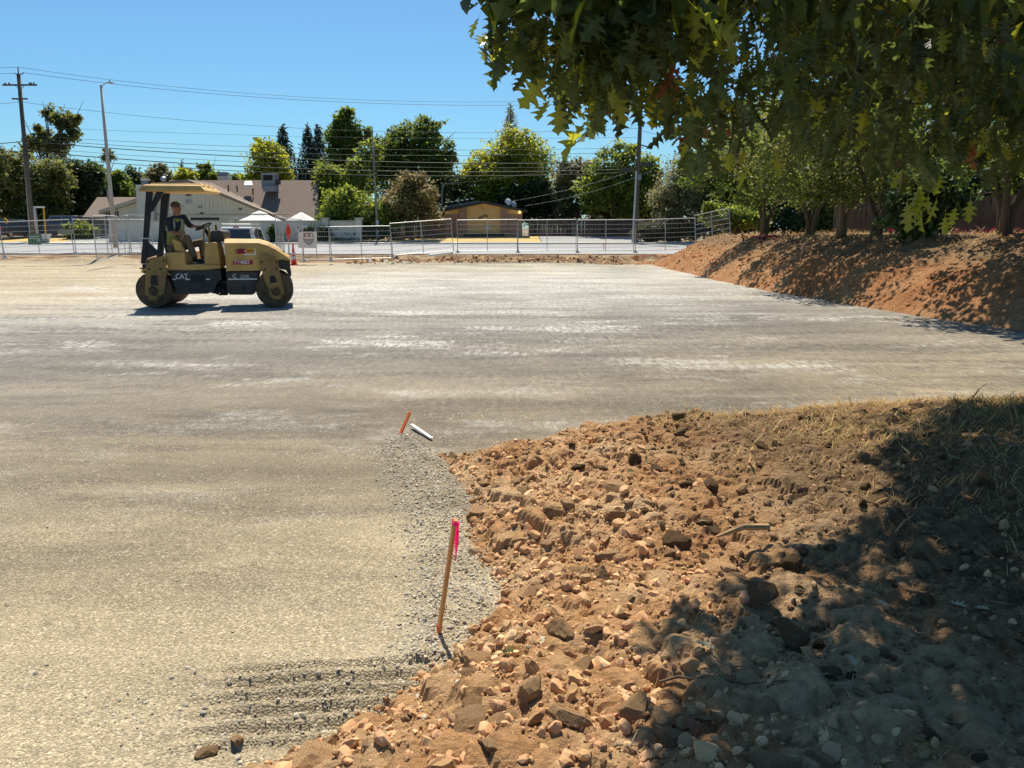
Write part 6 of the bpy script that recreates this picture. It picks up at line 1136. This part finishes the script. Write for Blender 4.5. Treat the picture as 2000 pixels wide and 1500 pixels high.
# foliage seen from the pad: lower outline of the hanging leaves, in photo pixels
LOW = np.array([(0, -76)]) + np.array([(935, 60), (960, 118), (1000, 120), (1030, 150), (1060, 178), (1085, 175), (1105, 245), (1140, 268), (1180, 265), (1225, 235), (1285, 240), (1310, 285), (1345, 330), (1390, 345), (1450, 330), (1500, 345), (1560, 340), (1620, 350), (1680, 350), (1740, 385), (1800, 390), (1850, 400), (1900, 380), (1960, 350), (2200, 340)], float)
SHADE = [(1300, 1600), (1325, 1400), (1310, 1310), (1285, 1210), (1370, 1140), (1450, 1090), (1560, 1042), (1740, 1030), (1840, 1015), (1740, 905), (1690, 850), (1860, 790), (2300, 770), (2600, 1600)]
def shade_ok(P, z=.3):
    """a sun ray through P lands in the tree's shade patch on the mound, or outside the view"""
    t = (P[:, 2] - z) / SUNDIR.z; gx_ = P[:, 0] - SUNDIR.x * t; gy_ = P[:, 1] - SUNDIR.y * t
    q = np.stack([gx_, gy_, np.full(len(P), z - CAMH)], 1); w = q @ np.array(FV); w = np.where(w < .05, .05, w); X = CX + F * q[:, 0] / w; Yp = CY - F * (q @ np.array(UV)) / w
    return (sdist(X, Yp, SHADE) > -6) | (Yp > 1530) | (X > 2020)
def rays(px, py, Y):
    d = np.array(FV)[None] + ((px - CX) / F)[:, None] * np.array([1., 0, 0]) - ((py - CY) / F)[:, None] * np.array(UV); return np.array(CAM)[None] + d * (Y / d[:, 1])[:, None]
n = 60000; px = r.uniform(975, 2250, n); low = np.interp(px, LOW[:, 0], LOW[:, 1]); py = low - 8 - (low + 260) * r.random(n) ** 1.0
y0 = np.interp(px, [930, 1250, 1450, 1700, 2250], [2.35, 2.25, 2.3, 2.6, 2.9]); y1 = np.interp(px, [930, 1200, 1350, 1600, 2250], [2.75, 2.9, 4.2, 6.5, 8.0]); Yd_ = y0 + (y1 - y0) * r.random(n) ** 1.25
P = rays(px, py, Yd_); k = shade_ok(P) & (P[:, 2] > 1.6) & (r.random(n) < np.interp(px, [980, 1350, 1600], [.5, .8, 1.])) & (vn(px / 60, py / 60, 3) > -.18); P = P[k]
lim = np.interp(np.arange(len(P)), [0, len(P)], [0, 1]); P = P[:1900]
# the crown above the frame that throws the shade patch
gp = []; 
while len(gp) < 1900:
    a, b = r.uniform(1150, 2500), r.uniform(770, 1600); 
    if sdist(np.array([a]), np.array([b]), SHADE)[0] < 14 or (vn(a / 70., b / 40., 2) > .10 and b > 1020): continue
    q = onz(a, b, .3); z = r.uniform(3.1, 6.6); t = (z - .3) / SUNDIR.z; c = q + SUNDIR * t
    if topx(c)[1] < -40 or c.y > 5: gp.append(tuple(c))
UP = [(1715, 868), (1850, 800), (1900, 768), (2080, 755), (2080, 1010), (1830, 1000), (1770, 930)]; n0 = len(gp)
while len(gp) < n0 + 520:
    a, b = r.uniform(1700, 2080), r.uniform(755, 1010)
    if sdist(np.array([a]), np.array([b]), UP)[0] < 4: continue
    q = onz(a, b, .5); z = r.uniform(3.0, 6.0); gp.append(tuple(q + SUNDIR * ((z - .5) / SUNDIR.z)))
n0 = len(gp)
while len(gp) < n0 + 260:
    a, b = r.uniform(1840, 2080), r.uniform(755, 815); q = onz(a, b, .52); z = r.uniform(3.0, 5.5); gp.append(tuple(q + SUNDIR * ((z - .52) / SUNDIR.z)))
# the rest of the crown to the right and above, out of view, with its shade falling right of the picture
e_ = r.normal(size=(9000, 3)) * np.array([2.6, 2.6, 1.3]) + np.array([5.6, 6.2, 5.6]); q = e_ - np.array(CAM); w_ = q @ np.array(FV); tx = CX + F * q[:, 0] / w_; ty = CY - F * (q @ np.array(UV)) / w_
e_ = e_[shade_ok(e_) & (e_[:, 2] > 2.8) & ((tx > 2010) | (ty < -20))][:2300]
C = np.concatenate([P, np.array(gp), e_]); C = C[np.linalg.norm(C - np.array(CAM), axis=1) > 1.9]
# every cluster: a twig end with a handful of hanging leaves
m_ = 5; lp_ = np.repeat(C, m_, 0); nl = len(lp_); az = r.uniform(0, 6.28, nl); el = r.normal(-.95, .5, nl); T = np.stack([np.cos(az) * np.cos(el), np.sin(az) * np.cos(el), np.sin(el)], 1)
lp_ = lp_ + T * .04 + r.normal(size=(nl, 3)) * .035; ref = r.normal(size=(nl, 3)) * .5 + np.array([0, -.2, .9]); B = np.cross(ref, T); B /= np.linalg.norm(B, axis=1)[:, None]; Nn = np.cross(T, B); size = np.clip(r.normal(.080, .020, nl), .04, .125)
pxy = np.array([topx(p) for p in lp_[:len(P) * m_]]); keep = np.ones(nl, bool)
Rm = np.stack([T, B, Nn], 2); dist = np.linalg.norm(lp_ - np.array(CAM), axis=1); vis = np.zeros(nl, bool); vis[:len(pxy)] = (pxy[:, 0] > 930) & (pxy[:, 0] < 2000) & (pxy[:, 1] > 0)
order = np.argsort(np.where(vis, dist, 1e9))[:250]; big = np.zeros(nl, bool); big[order] = True
lm = []
for V, Fc in OL:
    row = []
    for mm in (M_oak, M_oaky, M_oakb): me = npmesh('leaf', V, Fc, True); me.materials.append(mm); row.append(me)
    lm.append(row)
for i in np.where(big)[0]:
    u = r.random(); o = bpy.data.objects.new('leaf', lm[int(r.integers(9))][0 if u < .86 else 1 if u < .99 else 2]); link(o, oak); M = Matrix(Rm[i].tolist()).to_4x4(); M.translation = Vector(lp_[i]) - OB; o.matrix_basis = M @ Matrix.Scale(float(size[i]), 4)
def young(P_):
    return (P_ > .93)
u = r.random(nl); rest = ~big
for nm, mm, sel in (('foliage', M_oak, (u < .89)), ('young_sunlit_foliage', M_oaky, (u >= .89) & (u < .993)), ('dry_foliage', M_oakb, u >= .993)):  # share of bright leaves raised to paint in sunlit ones
    i = np.where(rest & sel)[0]; iv, ih = i[vis[i]], i[~vis[i] & (i % 5 != 0)]; V, Fc = scatter(OL, lp_[iv] - np.array(OB), size[iv], Rm[iv], r); V2, F2 = scatter(OLS, lp_[ih] - np.array(OB), size[ih] * 1.4, Rm[ih], r); Fc = np.concatenate([Fc, F2 + len(V)]); V = np.concatenate([V, V2]); fo = npobj(nm, V, Fc, mm, oak, smooth=True); fo['kind'] = 'stuff'
# single sprigs that stand out: yellow green ones low at the right, one at the left tip, pale glossy ones at the top
for (cx_, cy_, Y_, sp_, cnt, k_) in ((1795, 345, 3.4, 38, 7, 1), (1845, 385, 3.4, 34, 9, 1), (1470, 300, 3.0, 24, 4, 1), (968, 62, 2.5, 22, 5, 1), (985, 95, 2.5, 20, 4, 0), (1110, 215, 2.5, 26, 4, 1), (1500, 60, 2.3, 50, 8, 0), (1395, 15, 2.2, 20, 3, 1)):
    for q in range(cnt):
        o = bpy.data.objects.new('leaf', lm[int(r.integers(9))][k_]); link(o, oak); p = at(cx_ + r.normal() * sp_, cy_ + r.normal() * sp_ * .7, Y_ + r.normal() * .06); o.location = p - OB
        o.rotation_euler = (r.normal() * .5, 1.1 + r.normal() * .4, r.uniform(0, 6.28)); o.scale = [float(np.clip(r.normal(.105, .02), .07, .14))] * 3
# trunk, limbs, boughs and twigs that carry the leaves
MB().tube([(0, 0, -.3), (.03, 0, .6), (0, .02, 1.8), (-.1, -.05, 3.2), (-.2, -.1, 5.0)], [.36, .27, .24, .2, .12], 14).build('trunk', M_bark, oak, smooth=True)
hubs = [Vector(p) for p in ((1.0, 3.2, 3.0), (2.4, 3.4, 2.9), (1.8, 4.3, 3.5), (3.4, 4.6, 3.4), (3.0, 5.6, 3.2), (2.4, 5.2, 5.0), (4.2, 5.4, 4.6), (4.4, 6.8, 3.4), (1.4, 4.8, 5.6), (3.2, 3.0, 4.4), (.45, 2.7, 2.75))]; lb = MB()
for k, h in enumerate(hubs):
    s0 = OB + Vector((-.08, -.04, 2.0 + .22 * (k % 7))); e = h; md = s0.lerp(e, .55) + Vector((0, 0, .35)); lb.tube([p - OB for p in (s0, s0.lerp(md, .5) + Vector((0, 0, .12)), md, md.lerp(e, .55) + Vector((0, 0, .06)), e)], [.085, .065, .045, .03, .016], 8)
lb.build('limbs', M_bark, oak, smooth=True); tb = MB()
for i in r.choice(len(C), 620, replace=False):
    c = Vector(C[i]); h = min(hubs, key=lambda q: (q - c).length); md = h.lerp(c, .5) + Vector((0, 0, .10)) + Vector(r.normal(size=3) * .03); tb.tube([h - OB, md - OB, c - OB], [.008, .005, .002], 4, False)
tb.build('twigs', M_twig, oak)
# fallen oak leaves
M_fl = oakmat('fallen_leaf', (.40, .38, .24), (.28, .26, .15), .2, .3); FLL = [(1005, 1200, 0, 'green oak leaf lying among clods at the gravel edge'), (1055, 1180, 1, 'pale fallen leaf on the sunny soil below the stake'), (1365, 990, 1, 'small pale green leaf beside the thin flat clod'), (1403, 1250, 1, 'pale grey green leaf flat in the shade'), (1335, 1370, 2, 'rust brown leaf in the shade near the bottom edge'), (1935, 1195, 1, 'bright pale leaf lit by a sun fleck at the far right'), (1890, 1190, 1, 'curled pale leaf left of the bright one at the far right'), (1720, 1480, 0, 'blue green leaf at the bottom edge in the shade'), (1775, 920, 1, 'white lit leaf at the edge of the upper shade'), (1845, 935, 1, 'pale leaf inside the dark upper shade'), (1775, 985, 2, 'small rust leaf on the dry grass strip'), (1900, 985, 2, 'orange brown leaf in the dark grass at right'), (1670, 1300, 1, 'grey leaf scrap beside the pale roots'), (1225, 905, 0, 'small green leaf near the mound crest'), (1510, 1100, 1, 'pale leaf half in the shade by the stick'), (1960, 930, 1, 'pale leaf near the right edge on dark grass')]
for a, b, t, lb_ in FLL:
    q = onz(a, b, .32); o = bpy.data.objects.new('fallen_leaf', lm[int(r.integers(9))][t if t != 1 else 0]); link(o)
    if t == 1: me = npmesh('fallen_leaf', *OL[int(r.integers(9))], True); me.materials.append(M_fl); o.data = me
    o.location = (q.x, q.y, gz(q.x, q.y) + .035); o.rotation_euler = (r.normal() * .3, r.normal() * .3, r.uniform(0, 6.3)); o.scale = [.085] * 3; tag(o, lb_, 'leaf', 'fallen oak leaves')
